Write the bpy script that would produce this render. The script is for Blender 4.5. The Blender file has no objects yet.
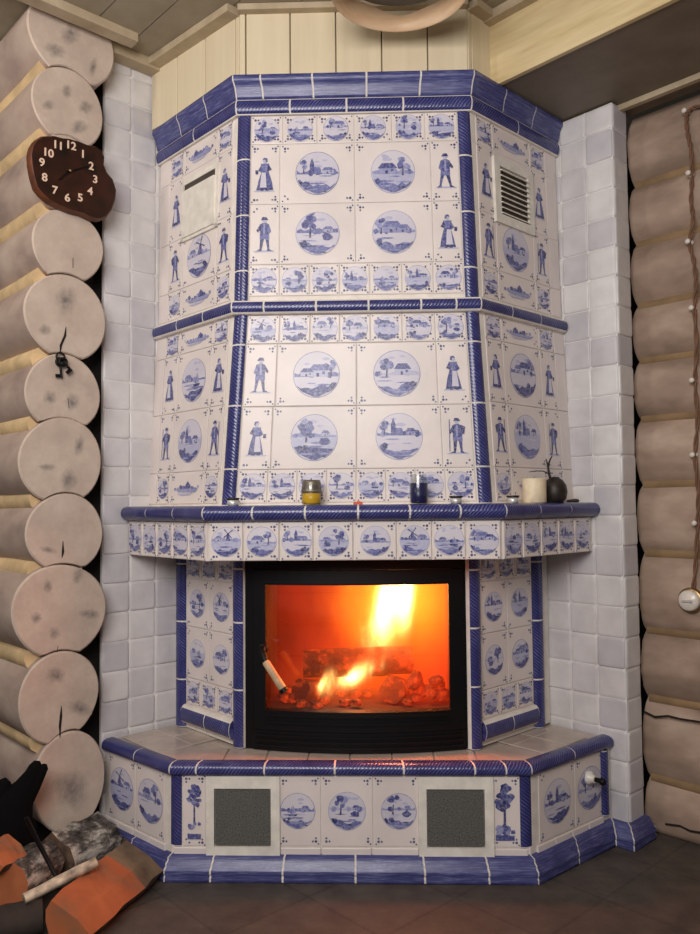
import bpy, math, random
import numpy as np
from mathutils import Vector, Matrix

S = math.sqrt(.5)
C = bpy.context.scene.collection
rnd = random.Random(7)

# ------------------------------------------------------------------ camera
F, PITCH, YAW, ROLL, EYE = 788.24, math.radians(2.6836), math.radians(1.9451), math.radians(-.5297), 1.25
_f = Vector((-math.sin(YAW)*math.cos(PITCH), math.cos(YAW)*math.cos(PITCH), math.sin(PITCH)))
_r0 = Vector((math.cos(YAW), math.sin(YAW), 0)); _u0 = _r0.cross(_f)
_r = math.cos(ROLL)*_r0 + math.sin(ROLL)*_u0
_u = -math.sin(ROLL)*_r0 + math.cos(ROLL)*_u0
O = Vector((0, 0, EYE))

def ray(px, py): return _f*F + _r*(px-350) - _u*(py-467)
def on_plane(px, py, p0, n):
    d = ray(px, py); return O + d*((Vector(p0)-O).dot(n)/d.dot(n))
def on_z(px, py, z): return on_plane(px, py, (0, 0, z), Vector((0, 0, 1)))
def on_y(px, py, y): return on_plane(px, py, (0, y, 0), Vector((0, 1, 0)))

cam = bpy.data.cameras.new('camera'); co = bpy.data.objects.new('camera', cam); C.objects.link(co)
cam.sensor_fit = 'VERTICAL'; cam.sensor_height = 24; cam.lens = F/934*24; cam.clip_start = .05
M = Matrix((_r, _u, -_f)).transposed().to_4x4(); M.translation = O; co.matrix_world = M
sc = bpy.context.scene
sc.camera = co

# wall frames (the two tiled walls meet behind the stove)
WA = Vector((-.8725, 3.1275, 0)); NL = Vector((S, -S, 0)); TL = Vector((S, S, 0))       # left: normal, direction to the right
WB = Vector((.737, 3.132, 0)); NR = Vector((-S, -S, 0)); TR = Vector((S, -S, 0))        # right
Z = Vector((0, 0, 1))
def wl(px, py, off=0): return on_plane(px, py, WA+NL*off, NL)
def wr(px, py, off=0): return on_plane(px, py, WB+NR*off, NR)

# ------------------------------------------------------------------ materials
def lin(c):
    return tuple(((v/255)/12.92 if v/255 <= .04045 else ((v/255+.055)/1.055)**2.4) for v in c)
def L4(c): return lin(c)+(1,)

class NT:
    def __init__(s, name):
        s.m = bpy.data.materials.new(name); s.m.use_nodes = True
        s.t = s.m.node_tree; s.t.nodes.clear()
        s.out = s.n('ShaderNodeOutputMaterial')
    def n(s, typ, ins=None, **kw):
        nd = s.t.nodes.new(typ)
        for k, v in kw.items(): setattr(nd, k, v)
        for k, v in (ins or {}).items(): s.set(nd, k, v)
        return nd
    def set(s, nd, k, v):
        sock = nd.inputs[k]
        if isinstance(v, bpy.types.NodeSocket): s.t.links.new(v, sock)
        elif isinstance(v, bpy.types.Node): s.t.links.new(v.outputs[0], sock)
        else: sock.default_value = v
    def math(s, op, a, b=0., c=0., clamp=False):
        nd = s.n('ShaderNodeMath', {0: a, 1: b, 2: c}, operation=op); nd.use_clamp = clamp; return nd.outputs[0]
    def mix(s, fac, a, b):
        nd = s.n('ShaderNodeMix', data_type='RGBA')
        s.set(nd, 0, fac); s.set(nd, 6, a); s.set(nd, 7, b); return nd.outputs[2]
    def ramp(s, fac, stops):
        nd = s.n('ShaderNodeValToRGB', {0: fac}); cr = nd.color_ramp
        while len(cr.elements) < len(stops): cr.elements.new(.5)
        for e, (p, c) in zip(cr.elements, stops): e.position = p; e.color = c
        return nd.outputs[0]
    def noise(s, vec, scale, detail=3, rough=.5, which=0):
        return s.n('ShaderNodeTexNoise', {'Vector': vec, 'Scale': scale, 'Detail': detail, 'Roughness': rough}).outputs[which]
    def obj(s): return s.n('ShaderNodeTexCoord').outputs['Object']
    def uv(s): return s.n('ShaderNodeTexCoord').outputs['UV']
    def mapping(s, vec, scale=(1, 1, 1), rot=(0, 0, 0)):
        return s.n('ShaderNodeMapping', {'Vector': vec, 'Scale': scale, 'Rotation': rot}).outputs[0]
    def bump(s, h, strength=.3, dist=.01):
        return s.n('ShaderNodeBump', {'Height': h, 'Strength': strength, 'Distance': dist}).outputs[0]
    def bsdf(s, **kw):
        ins = {k.replace('_', ' '): v for k, v in kw.items()}
        b = s.n('ShaderNodeBsdfPrincipled', ins); s.t.links.new(b.outputs[0], s.out.inputs[0]); return b

def simple(name, col, rough=.5, metal=0, var=.12, scale=25, bump=0, spec=.5):
    t = NT(name); o = t.obj(); n = t.noise(o, scale, 4)
    a = L4(tuple(min(255, v*(1+var)) for v in col)); b = L4(tuple(v*(1-var) for v in col))
    c = t.ramp(n, [(.3, b), (.7, a)])
    kw = dict(Base_Color=c, Roughness=rough, Metallic=metal, Specular_IOR_Level=spec)
    if bump: kw['Normal'] = t.bump(n, bump)
    t.bsdf(**kw); return t.m

def mat_delft():
    t = NT('delft_glaze'); o = t.obj()
    col = t.n('ShaderNodeVertexColor', layer_name='Col').outputs[0]
    n1 = t.noise(o, 130, 4, .7); n2 = t.noise(o, 9, 2)
    wash = t.n('ShaderNodeMapRange', {0: n1, 1: .45, 2: .75, 3: 0., 4: .45}).outputs[0]
    sep = t.n('ShaderNodeSeparateColor', {0: col})
    c = t.mix(wash, col, L4((222, 217, 226)))
    isblue = t.math('LESS_THAN', sep.outputs[0], .62)
    c = t.mix(isblue, col, c)
    c = t.n('ShaderNodeHueSaturation', {'Color': c, 'Value': t.n('ShaderNodeMapRange', {0: n2, 1: .3, 2: .7, 3: .94, 4: 1.03}).outputs[0]}).outputs[0]
    t.bsdf(Base_Color=c, Roughness=.3, Specular_IOR_Level=.35, Normal=t.bump(t.noise(o, 30, 2), .12, .004))
    return t.m

def mat_rope(name, sign=1, pitch=.0125):
    t = NT(name); uv = t.uv(); sp = t.n('ShaderNodeSeparateXYZ', {0: uv})
    a = t.math('ADD', sp.outputs[0], t.math('MULTIPLY', sp.outputs[1], sign*.8))
    nz = t.noise(t.obj(), 40, 3)
    w = t.math('SINE', t.math('ADD', t.math('MULTIPLY', a, 2*math.pi/pitch), t.math('MULTIPLY', nz, 5.)))
    f = t.n('ShaderNodeMapRange', {0: w, 1: -1., 2: 1.}).outputs[0]
    big = t.noise(t.obj(), 14, 3, .6)
    f2 = t.math('MULTIPLY', f, t.n('ShaderNodeMapRange', {0: big, 1: .3, 2: .7, 3: .45, 4: 1.}).outputs[0])
    c = t.ramp(f2, [(0., L4((45, 45, 92))), (.5, L4((58, 60, 116))), (.85, L4((88, 92, 146))), (1., L4((124, 128, 174)))])
    t.bsdf(Base_Color=c, Roughness=.22, Normal=t.bump(f, .13, .003), Specular_IOR_Level=.5)
    return t.m

def mat_blue():
    t = NT('blue_glaze'); uv = t.uv()
    n = t.noise(t.mapping(uv, (12, 160, 1)), 1., 5, .7); n2 = t.noise(t.obj(), 12, 3)
    f = t.math('ADD', t.math('MULTIPLY', n, .75), t.math('MULTIPLY', n2, .25))
    c = t.ramp(f, [(.3, L4((46, 47, 92))), (.5, L4((70, 73, 124))), (.74, L4((130, 133, 172)))])
    t.bsdf(Base_Color=c, Roughness=.26, Specular_IOR_Level=.4, Normal=t.bump(n, .15, .004)); return t.m

def mat_whitetile():
    t = NT('white_handmade_tile'); o = t.obj()
    col = t.n('ShaderNodeVertexColor', layer_name='Col').outputs[0]
    n = t.noise(o, 14, 4)
    c = t.n('ShaderNodeHueSaturation', {'Color': col, 'Value': t.n('ShaderNodeMapRange', {0: n, 1: .3, 2: .7, 3: .9, 4: 1.05}).outputs[0]}).outputs[0]
    t.bsdf(Base_Color=c, Roughness=.33, Normal=t.bump(t.noise(o, 25, 3), .25, .006)); return t.m

def mat_wood(name, cols, scale=(4, 4, 60), rough=.6, bump=.1):
    t = NT(name); o = t.mapping(t.obj(), scale)
    n = t.noise(o, 1.2, 5, .6)
    c = t.ramp(n, [(.3, L4(cols[0])), (.5, L4(cols[1])), (.72, L4(cols[2]))])
    t.bsdf(Base_Color=c, Roughness=rough, Normal=t.bump(n, bump, .005)); return t.m

def mat_logend():
    t = NT('whitewashed_end_grain'); o = t.obj()
    n = t.noise(o, 9, 4, .6); n2 = t.noise(o, 70, 3)
    c = t.ramp(n, [(.3, L4((186, 167, 152))), (.5, L4((200, 180, 163))), (.7, L4((211, 193, 176)))])
    c = t.mix(t.math('MULTIPLY', n2, .25), c, L4((150, 135, 125)))
    at = t.n('ShaderNodeSeparateColor', {0: t.n('ShaderNodeVertexColor', layer_name='Col').outputs[0]})
    k = t.math('SUBTRACT', 1., at.outputs[0]); k = t.math('MULTIPLY', k, t.n('ShaderNodeMapRange', {0: t.noise(o, 60, 3), 1: .3, 2: .7, 3: .5, 4: 1.1}).outputs[0])
    c = t.mix(k, c, L4((104, 98, 96)))
    t.bsdf(Base_Color=c, Roughness=.75, Normal=t.bump(n2, .2, .004)); return t.m

def mat_logside(name, a, b, c_):
    t = NT(name); o = t.obj()
    n = t.noise(t.mapping(o, (3, 3, 6)), 1.3, 4, .55)
    c = t.ramp(n, [(.3, L4(a)), (.5, L4(b)), (.7, L4(c_))])
    t.bsdf(Base_Color=c, Roughness=.7, Normal=t.bump(n, .2, .01)); return t.m

def mat_floor():
    t = NT('dark_stone_tiles'); o = t.obj()
    r = t.mapping(o, (1, 1, 1), (0, 0, math.radians(45)))
    br = t.n('ShaderNodeTexBrick', {'Vector': r, 'Color1': L4((80, 72, 66)), 'Color2': L4((68, 62, 57)), 'Mortar': L4((52, 47, 43)), 'Scale': 1., 'Mortar Size': .006, 'Brick Width': .33, 'Row Height': .33}, offset=0.)
    n = t.noise(o, 12, 5, .65)
    c = t.mix(.5, br.outputs[0], t.ramp(n, [(.3, L4((52, 47, 42))), (.7, L4((98, 88, 78)))]))
    t.bsdf(Base_Color=c, Roughness=.6, Normal=t.bump(n, .2, .005)); return t.m

def mat_glass(name='stove_glass'):
    t = NT(name)
    tr = t.n('ShaderNodeBsdfTransparent', {0: (1, .96, .9, 1)}); gl = t.n('ShaderNodeBsdfGlossy', {'Color': (1, 1, 1, 1), 'Roughness': .05})
    m = t.n('ShaderNodeMixShader', {0: .04, 1: tr, 2: gl}); t.t.links.new(m.outputs[0], t.out.inputs[0]); return t.m

def mat_clearglass():
    t = NT('jar_glass')
    tr = t.n('ShaderNodeBsdfTransparent', {0: (.82, .84, .84, 1)}); gl = t.n('ShaderNodeBsdfGlossy', {'Color': (1, 1, 1, 1), 'Roughness': .2})
    m = t.n('ShaderNodeMixShader', {0: .07, 1: tr, 2: gl}); t.t.links.new(m.outputs[0], t.out.inputs[0]); return t.m

def mat_ember(name, hot, thr):
    t = NT(name); o = t.obj(); n = t.noise(o, 16, 5, .65)
    c = t.ramp(n, [(.3, L4((30, 16, 12))), (.7, L4((80, 42, 26)))])
    e = t.ramp(n, [(thr, (0, 0, 0, 1)), (thr+.16, (1, .07, .004, 1)), (thr+.32, (1, .3, .03, 1))])
    t.bsdf(Base_Color=c, Roughness=.9, Emission_Color=e, Emission_Strength=hot, Normal=t.bump(n, .6, .02)); return t.m

def mat_birch():
    t = NT('birch_bark'); o = t.obj()
    n = t.noise(t.mapping(o, (10, 10, 22)), 1., 6, .7)
    c = t.ramp(n, [(.38, L4((26, 22, 21))), (.48, L4((92, 84, 78))), (.6, L4((196, 188, 176))), (.7, L4((128, 118, 108)))])
    t.bsdf(Base_Color=c, Roughness=.85, Normal=t.bump(n, .6, .02)); return t.m

delft = mat_delft(); rope = mat_rope('blue_rope_glaze', -1); rope_v = mat_rope('blue_rope_post_glaze', 1); blue = mat_blue()
whitetile = mat_whitetile()
grout = simple('cream_grout', (226, 218, 208), .8, var=.04)
grout_w = simple('white_grout', (226, 222, 218), .8, var=.04)
creamglaze = simple('cream_glaze', (222, 212, 200), .25, var=.05, scale=10)
benchtop = simple('bench_top_glaze', (182, 168, 156), .2, var=.07, scale=9)
pine = mat_wood('pale_pine_panelling', [(212, 196, 164), (218, 203, 171), (223, 209, 178)], (18, 18, 1.2), .55, .06)
ceilm = mat_wood('grey_ceiling_boards', [(150, 138, 116), (160, 148, 126), (172, 160, 138)], (6, 6, 6), .6, .05)
trimw = mat_wood('ceiling_trim_wood', [(168, 150, 122), (182, 164, 136), (196, 178, 150)], (8, 8, 8), .55, .05)
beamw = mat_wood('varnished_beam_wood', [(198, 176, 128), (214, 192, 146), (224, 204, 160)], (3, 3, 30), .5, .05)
soffitw = mat_wood('shaded_soffit_wood', [(112, 100, 84), (124, 112, 96), (134, 122, 106)], (4, 4, 4), .6, .05)  # beam underside: its shade is put into this darker wood colour
ringw = mat_wood('warm_lamp_wood', [(218, 178, 138), (228, 192, 152), (236, 206, 170)], (7, 7, 30), .5, .05)
greyshade = simple('grey_lamp_shade', (120, 120, 120), .6, var=.05)
logend = mat_logend()
logsideL = mat_logside('whitewashed_log', (150, 130, 120), (178, 156, 142), (196, 176, 160))
logsideR = mat_logside('tan_log', (132, 112, 96), (162, 138, 120), (186, 163, 144))
caulk = simple('ochre_rope_caulk', (214, 184, 138), .9, var=.1, scale=9, bump=.2)
caulkR = simple('brown_rope_caulk', (140, 114, 82), .9, var=.1, scale=9, bump=.2)
smudge = simple('grey_knot_stain', (140, 130, 124), .8, var=.08)
smudge2 = simple('pale_knot_stain', (168, 155, 145), .8, var=.06)
crackm = simple('dark_crack', (30, 22, 18), .95)
floorm = mat_floor()
gap_shade = simple('painted_gap_shade', (26, 22, 20), .9)  # near-black colour standing in for the shade in the log wall gaps
iron = simple('black_cast_iron', (9, 9, 10), .5, 0., .1, 60, 0, .25)
ironmesh = simple('dark_grey_vent_mesh', (108, 107, 102), .6, .2, .25, 220, .3)
steel = simple('steel', (215, 212, 208), .35, .45, .05)
whiteenamel = simple('white_enamel', (222, 216, 204), .35, var=.05)
paper = simple('white_vent_enamel', (226, 220, 208), .45, var=.05)
slotm = simple('dark_slot', (70, 62, 56), .8)
ash = simple('handle_wood', (186, 158, 122), .5, var=.12)
glass = mat_glass(); jarglass = mat_clearglass()
brick = simple('sooty_firebrick', (44, 26, 21), .9, var=.25, scale=7, bump=.3)
ember_log = mat_ember('burning_log_surface', .5, .5); coalm = mat_ember('glowing_coal', .5, .5)
wax = simple('cream_wax', (226, 208, 176), .5, var=.06)
yellowm = simple('yellow_candle_wax', (240, 186, 36), .35, var=.08)
lidm = simple('grey_lid', (130, 120, 108), .4, .5)
bluew = simple('deep_blue_wax', (38, 36, 84), .3, var=.2)
redm = simple('red_plastic', (206, 92, 62), .4)
potm = simple('dark_bronze_pot', (48, 42, 36), .5, .2, .25, 40)
twigm = simple('dark_twig', (52, 42, 36), .9)
blackm = simple('black_leather', (6, 6, 6), .9, var=.2, spec=.15)
burl = simple('dark_burl_wood', (42, 20, 13), .35, var=.45, scale=14)
burledge = simple('burl_bark_edge', (92, 50, 30), .5, var=.25)
numeral_m = simple('cream_numeral', (232, 200, 176), .5, var=.02)
orangewood = mat_wood('fresh_alder_split', [(116, 92, 70), (166, 92, 54), (184, 108, 66)], (4, 4, 4), .85, .3)
barkm = simple('grey_brown_bark', (88, 70, 56), .9, var=.3, scale=25, bump=.6)
birch = mat_birch(); palewood = simple('pale_birch_wood', (172, 158, 138), .8, var=.4, scale=22, bump=.3)
cablem = simple('brown_twisted_cable', (112, 78, 56), .7)
weathered = simple('weathered_grey_wood', (112, 92, 72), .9, var=.2, scale=14, bump=.3)
ceramic = simple('white_ceramic', (222, 212, 200), .25, var=.03)
brassm = simple('dull_brass', (150, 120, 80), .35, .8)

# ------------------------------------------------------------------ mesh builder
class MB:
    def __init__(s): s.v = []; s.f = []; s.mi = []; s.uv = []; s.col = []; s.sm = []
    def face(s, pts, mi=0, uv=None, col=(1, 1, 1), smooth=False):
        b = len(s.v); s.v += [tuple(p) for p in pts]; s.f.append(tuple(range(b, b+len(pts)))); s.mi.append(mi)
        s.uv += list(uv) if uv else [(0., 0.)]*len(pts); s.col.append(col); s.sm.append(smooth)
    def grid(s, rows, mi=0, uvs=None, col=(1, 1, 1), smooth=True, closed=False):
        # rows: list of equal length lists of points, shared verts
        b = len(s.v); n = len(rows[0])
        for r in rows: s.v += [tuple(p) for p in r]
        m = n if closed else n-1
        for i in range(len(rows)-1):
            for j in range(m):
                k = (j+1) % n
                s.f.append((b+i*n+j, b+i*n+k, b+(i+1)*n+k, b+(i+1)*n+j)); s.mi.append(mi); s.col.append(col); s.sm.append(smooth)
                s.uv += [uvs[i][j], uvs[i][k], uvs[i+1][k], uvs[i+1][j]] if uvs else [(0., 0.)]*4
    def box(s, o, ax, ay, az, mi=0, col=(1, 1, 1)):
        # o centre, ax ay az half extents as vectors
        o = Vector(o); ax = Vector(ax); ay = Vector(ay); az = Vector(az)
        P = lambda i, j, k: o+ax*i+ay*j+az*k
        lx, ly, lz = ax.length*2, ay.length*2, az.length*2
        for q, (a, b) in (([P(-1, -1, -1), P(-1, 1, -1), P(1, 1, -1), P(1, -1, -1)], (ly, lx)), ([P(-1, -1, 1), P(1, -1, 1), P(1, 1, 1), P(-1, 1, 1)], (lx, ly)),
                  ([P(-1, -1, -1), P(1, -1, -1), P(1, -1, 1), P(-1, -1, 1)], (lx, lz)), ([P(1, 1, -1), P(-1, 1, -1), P(-1, 1, 1), P(1, 1, 1)], (lx, lz)),
                  ([P(-1, 1, -1), P(-1, -1, -1), P(-1, -1, 1), P(-1, 1, 1)], (ly, lz)), ([P(1, -1, -1), P(1, 1, -1), P(1, 1, 1), P(1, -1, 1)], (ly, lz))):
            s.face(q, mi, [(0, 0), (a, 0), (a, b), (0, b)], col)
    def prism(s, base, top, mi=0, caps=True, col=(1, 1, 1)):
        n = len(base)
        for i in range(n):
            j = (i+1) % n; s.face([base[i], base[j], top[j], top[i]], mi, None, col)
        if caps: s.face(list(reversed(base)), mi, None, col); s.face(top, mi, None, col)
    def tube(s, pts, rad, n=10, mi=0, caps=True, col=(1, 1, 1)):
        pts = [Vector(p) for p in pts]; rs = rad if isinstance(rad, (list, tuple)) else [rad]*len(pts)
        rows = []; up = None; uvs = []; acc = 0
        for i, p in enumerate(pts):
            d = (pts[min(i+1, len(pts)-1)]-pts[max(i-1, 0)]).normalized()
            if up is None: up = d.orthogonal().normalized()
            a = (up-d*up.dot(d)).normalized(); up = a; b = d.cross(a)
            if i: acc += (p-pts[i-1]).length
            rows.append([p+(a*math.cos(2*math.pi*k/n)+b*math.sin(2*math.pi*k/n))*rs[i] for k in range(n)])
            uvs.append([(acc, 2*math.pi*rs[i]*k/n) for k in range(n)])
        s.grid(rows, mi, uvs, col, True, True)
        if caps: s.face(list(reversed(rows[0])), mi, None, col); s.face(rows[-1], mi, None, col)
    def lathe(s, o, prof, n=24, mi=0, ax=None, caps=False, col=(1, 1, 1)):
        # prof: (radius, height) pairs, revolved about axis through o
        o = Vector(o); az = Vector(ax).normalized() if ax else Z; a = az.orthogonal().normalized(); b = az.cross(a)
        rows = [[o+az*h+(a*math.cos(2*math.pi*k/n)+b*math.sin(2*math.pi*k/n))*max(r, 1e-4) for k in range(n)] for r, h in prof]
        s.grid(rows, mi, None, col, True, True)
        if caps: s.face(list(reversed(rows[0])), mi, None, col); s.face(rows[-1], mi, None, col)
    def build(s, name, mats, parent=None, origin=None):
        me = bpy.data.meshes.new(name)
        o0 = Vector(origin) if origin is not None else Vector((0, 0, 0))
        me.from_pydata([tuple(Vector(p)-o0) for p in s.v], [], s.f)
        if not isinstance(mats, (list, tuple)): mats = [mats]
        for m in mats: me.materials.append(m)
        me.polygons.foreach_set('material_index', s.mi)
        me.polygons.foreach_set('use_smooth', s.sm)
        ul = me.uv_layers.new(name='UVMap'); ul.data.foreach_set('uv', [c for p in s.uv for c in p])
        ca = me.color_attributes.new('Col', 'FLOAT_COLOR', 'CORNER'); cc = []
        for f, c in zip(s.f, s.col): cc += [c[0], c[1], c[2], 1.]*len(f)
        ca.data.foreach_set('color', cc)
        me.update()
        o = bpy.data.objects.new(name, me); C.objects.link(o)
        if parent is not None:
            o.parent = parent; o.location = o0-world_loc(parent)
        else: o.location = o0
        return o

def world_loc(o):
    p = Vector((0, 0, 0))
    while o is not None: p += o.location; o = o.parent
    return p
def empty(name, loc):
    o = bpy.data.objects.new(name, None); o.empty_display_size = .05; C.objects.link(o); o.location = loc; return o
def tag(o, label, cat, group=None, kind=None):
    if label: o['label'] = label
    if cat: o['category'] = cat
    if group: o['group'] = group
    if kind: o['kind'] = kind
    return o
def struct(o, label=None, cat=None): 
    o['kind'] = 'structure'
    if label: o['label'] = label
    if cat: o['category'] = cat
    return o

# ------------------------------------------------------------------ delft painting
WHT = lin((228, 217, 211)); INK = lin((62, 66, 110))
SKY2 = lin((214, 208, 215)); SKY = lin((206, 201, 212)); PALE = lin((180, 180, 206)); MIDL = lin((144, 147, 188)); MID = lin((104, 109, 163)); DRK = lin((68, 73, 134)); DEEP = lin((44, 48, 104))

class Panel:
    """bilinear tile field: corners given bottom-left, bottom-right, top-right, top-left; s runs 0..1 between su0 and su1"""
    def __init__(s, p00, p10, p11, p01):
        s.p = [Vector(p) for p in (p00, p10, p11, p01)]
        s.N = ((s.p[1]-s.p[0]).cross(s.p[3]-s.p[0])).normalized(); s.mb = MB()
        s.zb = s.p[0].z; s.zt = s.p[3].z
    def at(s, a, z, h=0):
        t = (z-s.zb)/(s.zt-s.zb)
        q = (s.p[0]*(1-a)+s.p[1]*a)*(1-t)+(s.p[3]*(1-a)+s.p[2]*a)*t
        return q+s.N*h
    def width(s, z):
        return (s.at(1, z)-s.at(0, z)).length
    def tile(s, a0, a1, z0, z1, kind='plain', seed=0, r=None, col=None, th=.003, gap=.0013, cx=None):
        T = Tile(s, a0, a1, z0, z1, th, gap, col)
        if kind == 'med': T.corners(); medallion(T, cx or 0, 0, r or .4*min(T.w, T.h), seed)
        elif kind == 'fig': T.corners(); figure(T, seed)
        elif kind == 'land': T.corners(); landscape(T, seed)
        elif kind == 'tree': T.corners(); topiary(T, seed)
        return T

class Tile:
    def __init__(s, P, a0, a1, z0, z1, th, gap, col):
        s.P = P; s.a0, s.a1, s.z0, s.z1 = a0, a1, z0, z1; s.th = th
        zc = (z0+z1)/2; W = P.width(zc); s.w = (a1-a0)*W; s.h = z1-z0; s.W = W
        k = .97+.05*rnd.random()
        c = col or tuple(v*k for v in WHT)
        ga = gap/W; b = .0025; ba = b/W
        o = [(a0+ga, z0+gap), (a1-ga, z0+gap), (a1-ga, z1-gap), (a0+ga, z1-gap)]
        i = [(a0+ga+ba, z0+gap+b), (a1-ga-ba, z0+gap+b), (a1-ga-ba, z1-gap-b), (a0+ga+ba, z1-gap-b)]
        tilt = [(rnd.random()-.5)*.0012 for _ in range(4)]
        Q = [P.at(*p, 0) for p in o]; m = [P.at(*p, th*.75+tl) for p, tl in zip(o, tilt)]; q = [P.at(*p, th+tl) for p, tl in zip(i, tilt)]
        for x in range(4):
            y = (x+1) % 4; P.mb.face([Q[x], Q[y], m[y], m[x]], 0, None, c); P.mb.face([m[x], m[y], q[y], q[x]], 0, None, c)
        P.mb.face(q, 0, None, c)
    def pt(s, x, y, layer):
        # x, y metres from tile centre
        return s.P.at((s.a0+s.a1)/2+x/s.W, (s.z0+s.z1)/2+y, s.th+.0009+layer*.00022)
    def poly(s, pts, col, layer=1): s.P.mb.face([s.pt(x, y, layer) for x, y in pts], 0, None, col)
    def corners(s):
        d = min(.0175, s.w*.15); e = .005
        for sx in (-1, 1):
            for sy in (-1, 1):
                x, y = sx*(s.w/2-d), sy*(s.h/2-d)
                for ox, oy, r in ((0, 0, e), (-sx*e*2.1, 0, e*.75), (0, -sy*e*2.1, e*.75), (sx*e*1.6, sy*e*1.6, e*.6)):
                    if rnd.random() < .92: s.poly([(x+ox+r*math.cos(k*1.2566), y+oy+r*math.sin(k*1.2566)) for k in range(5)], INK, 1)

def blob(cx, cy, r, R, n=11, sq=1.):
    return [(cx+r*(1+(R.random()-.5)*.5)*math.cos(2*math.pi*k/n), cy+sq*r*(1+(R.random()-.5)*.5)*math.sin(2*math.pi*k/n)) for k in range(n)]

def scene_polys(R, wide=False):
    """a little landscape in the unit disc, as (points, colour) from back to front"""
    out = []; hz = R.uniform(-.12, .12)
    # clouds
    for _ in range(3):
        x, y = R.uniform(-.5, .5), R.uniform(hz+.35, .8)
        out.append((blob(x, y, R.uniform(.12, .22), R, 9, .4), PALE))
    # far bank
    top = [(-1+.2*i, hz+R.uniform(.04, .2)) for i in range(11)]
    out.append((top+[(1, hz-.05), (-1, hz-.05)], R.choice([MIDL, MID, PALE])))
    # ground
    out.append(([(-1, hz-.02), (1, hz-.02), (1, -1), (-1, -1)], R.choice([SKY, SKY, PALE])))
    def tree(x, y, h, c1=None):
        c1 = c1 or R.choice([DRK, MID, DRK]); w = h*.05
        out.append(([(x-w, y), (x+w, y), (x+w*.6+.03, y+h*.55), (x-w*.6+.03, y+h*.55)], DEEP))
        for _ in range(7):
            out.append((blob(x+R.uniform(-.26, .26)*h, y+h*R.uniform(.48, .98), h*R.uniform(.12, .2), R), R.choice([c1, MID, DRK, MIDL])))
    def house(x, y, h):
        w = h*R.uniform(.6, .9); c = R.choice([MIDL, PALE])
        out.append(([(x-w, y), (x+w, y), (x+w, y+h*.55), (x-w, y+h*.55)], c))
        out.append(([(x-w*1.15, y+h*.5), (x+w*1.15, y+h*.5), (x+w*.6, y+h), (x-w*.6, y+h)], R.choice([DRK, MID])))
        out.append(([(x-.25*w, y), (x+.05*w, y), (x+.05*w, y+.3*h), (x-.25*w, y+.3*h)], DEEP))
        out.append(([(x+.4*w, y+.2*h), (x+.7*w, y+.2*h), (x+.7*w, y+.42*h), (x+.4*w, y+.42*h)], DRK))
    def church(x, y, h):
        w = h*.14
        out.append(([(x-w, y), (x+w, y), (x+w, y+h*.6), (x, y+h), (x-w, y+h*.6)], DRK))
        out.append(([(x+w, y), (x+w*4, y), (x+w*4, y+h*.25), (x+w*3.4, y+h*.42), (x+w, y+h*.42)], MID))
    def mill(x, y, h):
        out.append(([(x-h*.17, y), (x+h*.17, y), (x+h*.1, y+h*.62), (x, y+h*.72), (x-h*.1, y+h*.62)], DRK))
        a0 = R.uniform(.3, 1.2)
        for k in range(4):
            a = a0+k*math.pi/2; c, s_ = math.cos(a), math.sin(a); L = h*.5; q = h*.05
            out.append(([(x+s_*q*.3, y+h*.6-c*q*.3), (x+c*L+s_*q, y+h*.6+s_*L-c*q), (x+c*L-s_*q, y+h*.6+s_*L+c*q), (x-s_*q*.3, y+h*.6+c*q*.3)], DEEP))
    def boat(x, y, h):
        out.append(([(x-h*.5, y+.06), (x+h*.5, y+.06), (x+h*.35, y-.06), (x-h*.35, y-.06)], DEEP))
        out.append(([(x-.02, y+.06), (x+h*.34, y+.14), (x+.02, y+h)], MIDL)); out.append(([(x-.03, y+.06), (x-h*.28, y+.12), (x-.03, y+h*.85)], MID))
    def strokes(n, lo, hi, cs):
        for _ in range(n):
            x, y = R.uniform(-.6, .6), R.uniform(lo, hi); w = R.uniform(.2, .5); t = R.uniform(.02, .05)
            out.append(([(x-w, y), (x-w*.3, y+t), (x+w*.5, y+t*.7), (x+w, y), (x+w*.3, y-t), (x-w*.5, y-t*.8)], R.choice(cs)))
    k = R.randrange(6)
    side = R.choice([-1, 1])
    strokes(5, -.8, hz-.08, [MIDL, MID, PALE, SKY])
    for _ in range(3): out.append((blob(R.uniform(-.9, .9), hz+.06, R.uniform(.08, .17), R), R.choice([MID, DRK, MIDL])))
    if k == 0: house(side*.25, hz, .5); tree(-side*.45, hz-.1, .8)
    elif k == 1: mill(side*.15, hz, .8); house(-side*.5, hz, .34); strokes(3, -.5, -.1, [MID, DRK])
    elif k == 2: church(side*.1-.15, hz, .75); house(.5, hz, .3); tree(-.65, hz, .6)
    elif k == 3: boat(side*.3, hz-.22, .6); house(-side*.45, hz, .32); strokes(4, -.6, -.2, [MID, MIDL])
    elif k == 4: tree(side*.35, hz-.25, 1.0, DRK); out.append((blob(-side*.45, hz-.2, .24, R, 11, .7), DRK)); house(-side*.5, hz+.02, .25)
    else: house(side*.1, hz-.02, .55); house(-side*.42, hz, .36); tree(side*.62, hz-.08, .72)
    # foreground
    f = [(-1+.2*i, -.62+R.uniform(-.08, .14)+.2*abs(i-5)/5*(1 if side*(i-5) > 0 else .2)) for i in range(11)]
    out.append((f+[(1, -1), (-1, -1)], R.choice([DRK, MID, MID])))
    strokes(3, -.9, -.6, [DEEP, DRK, MIDL])
    for _ in range(3): out.append((blob(side*R.uniform(.3, .85), R.uniform(-.65, -.4), R.uniform(.08, .15), R), R.choice([DEEP, DRK])))
    return out

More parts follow.
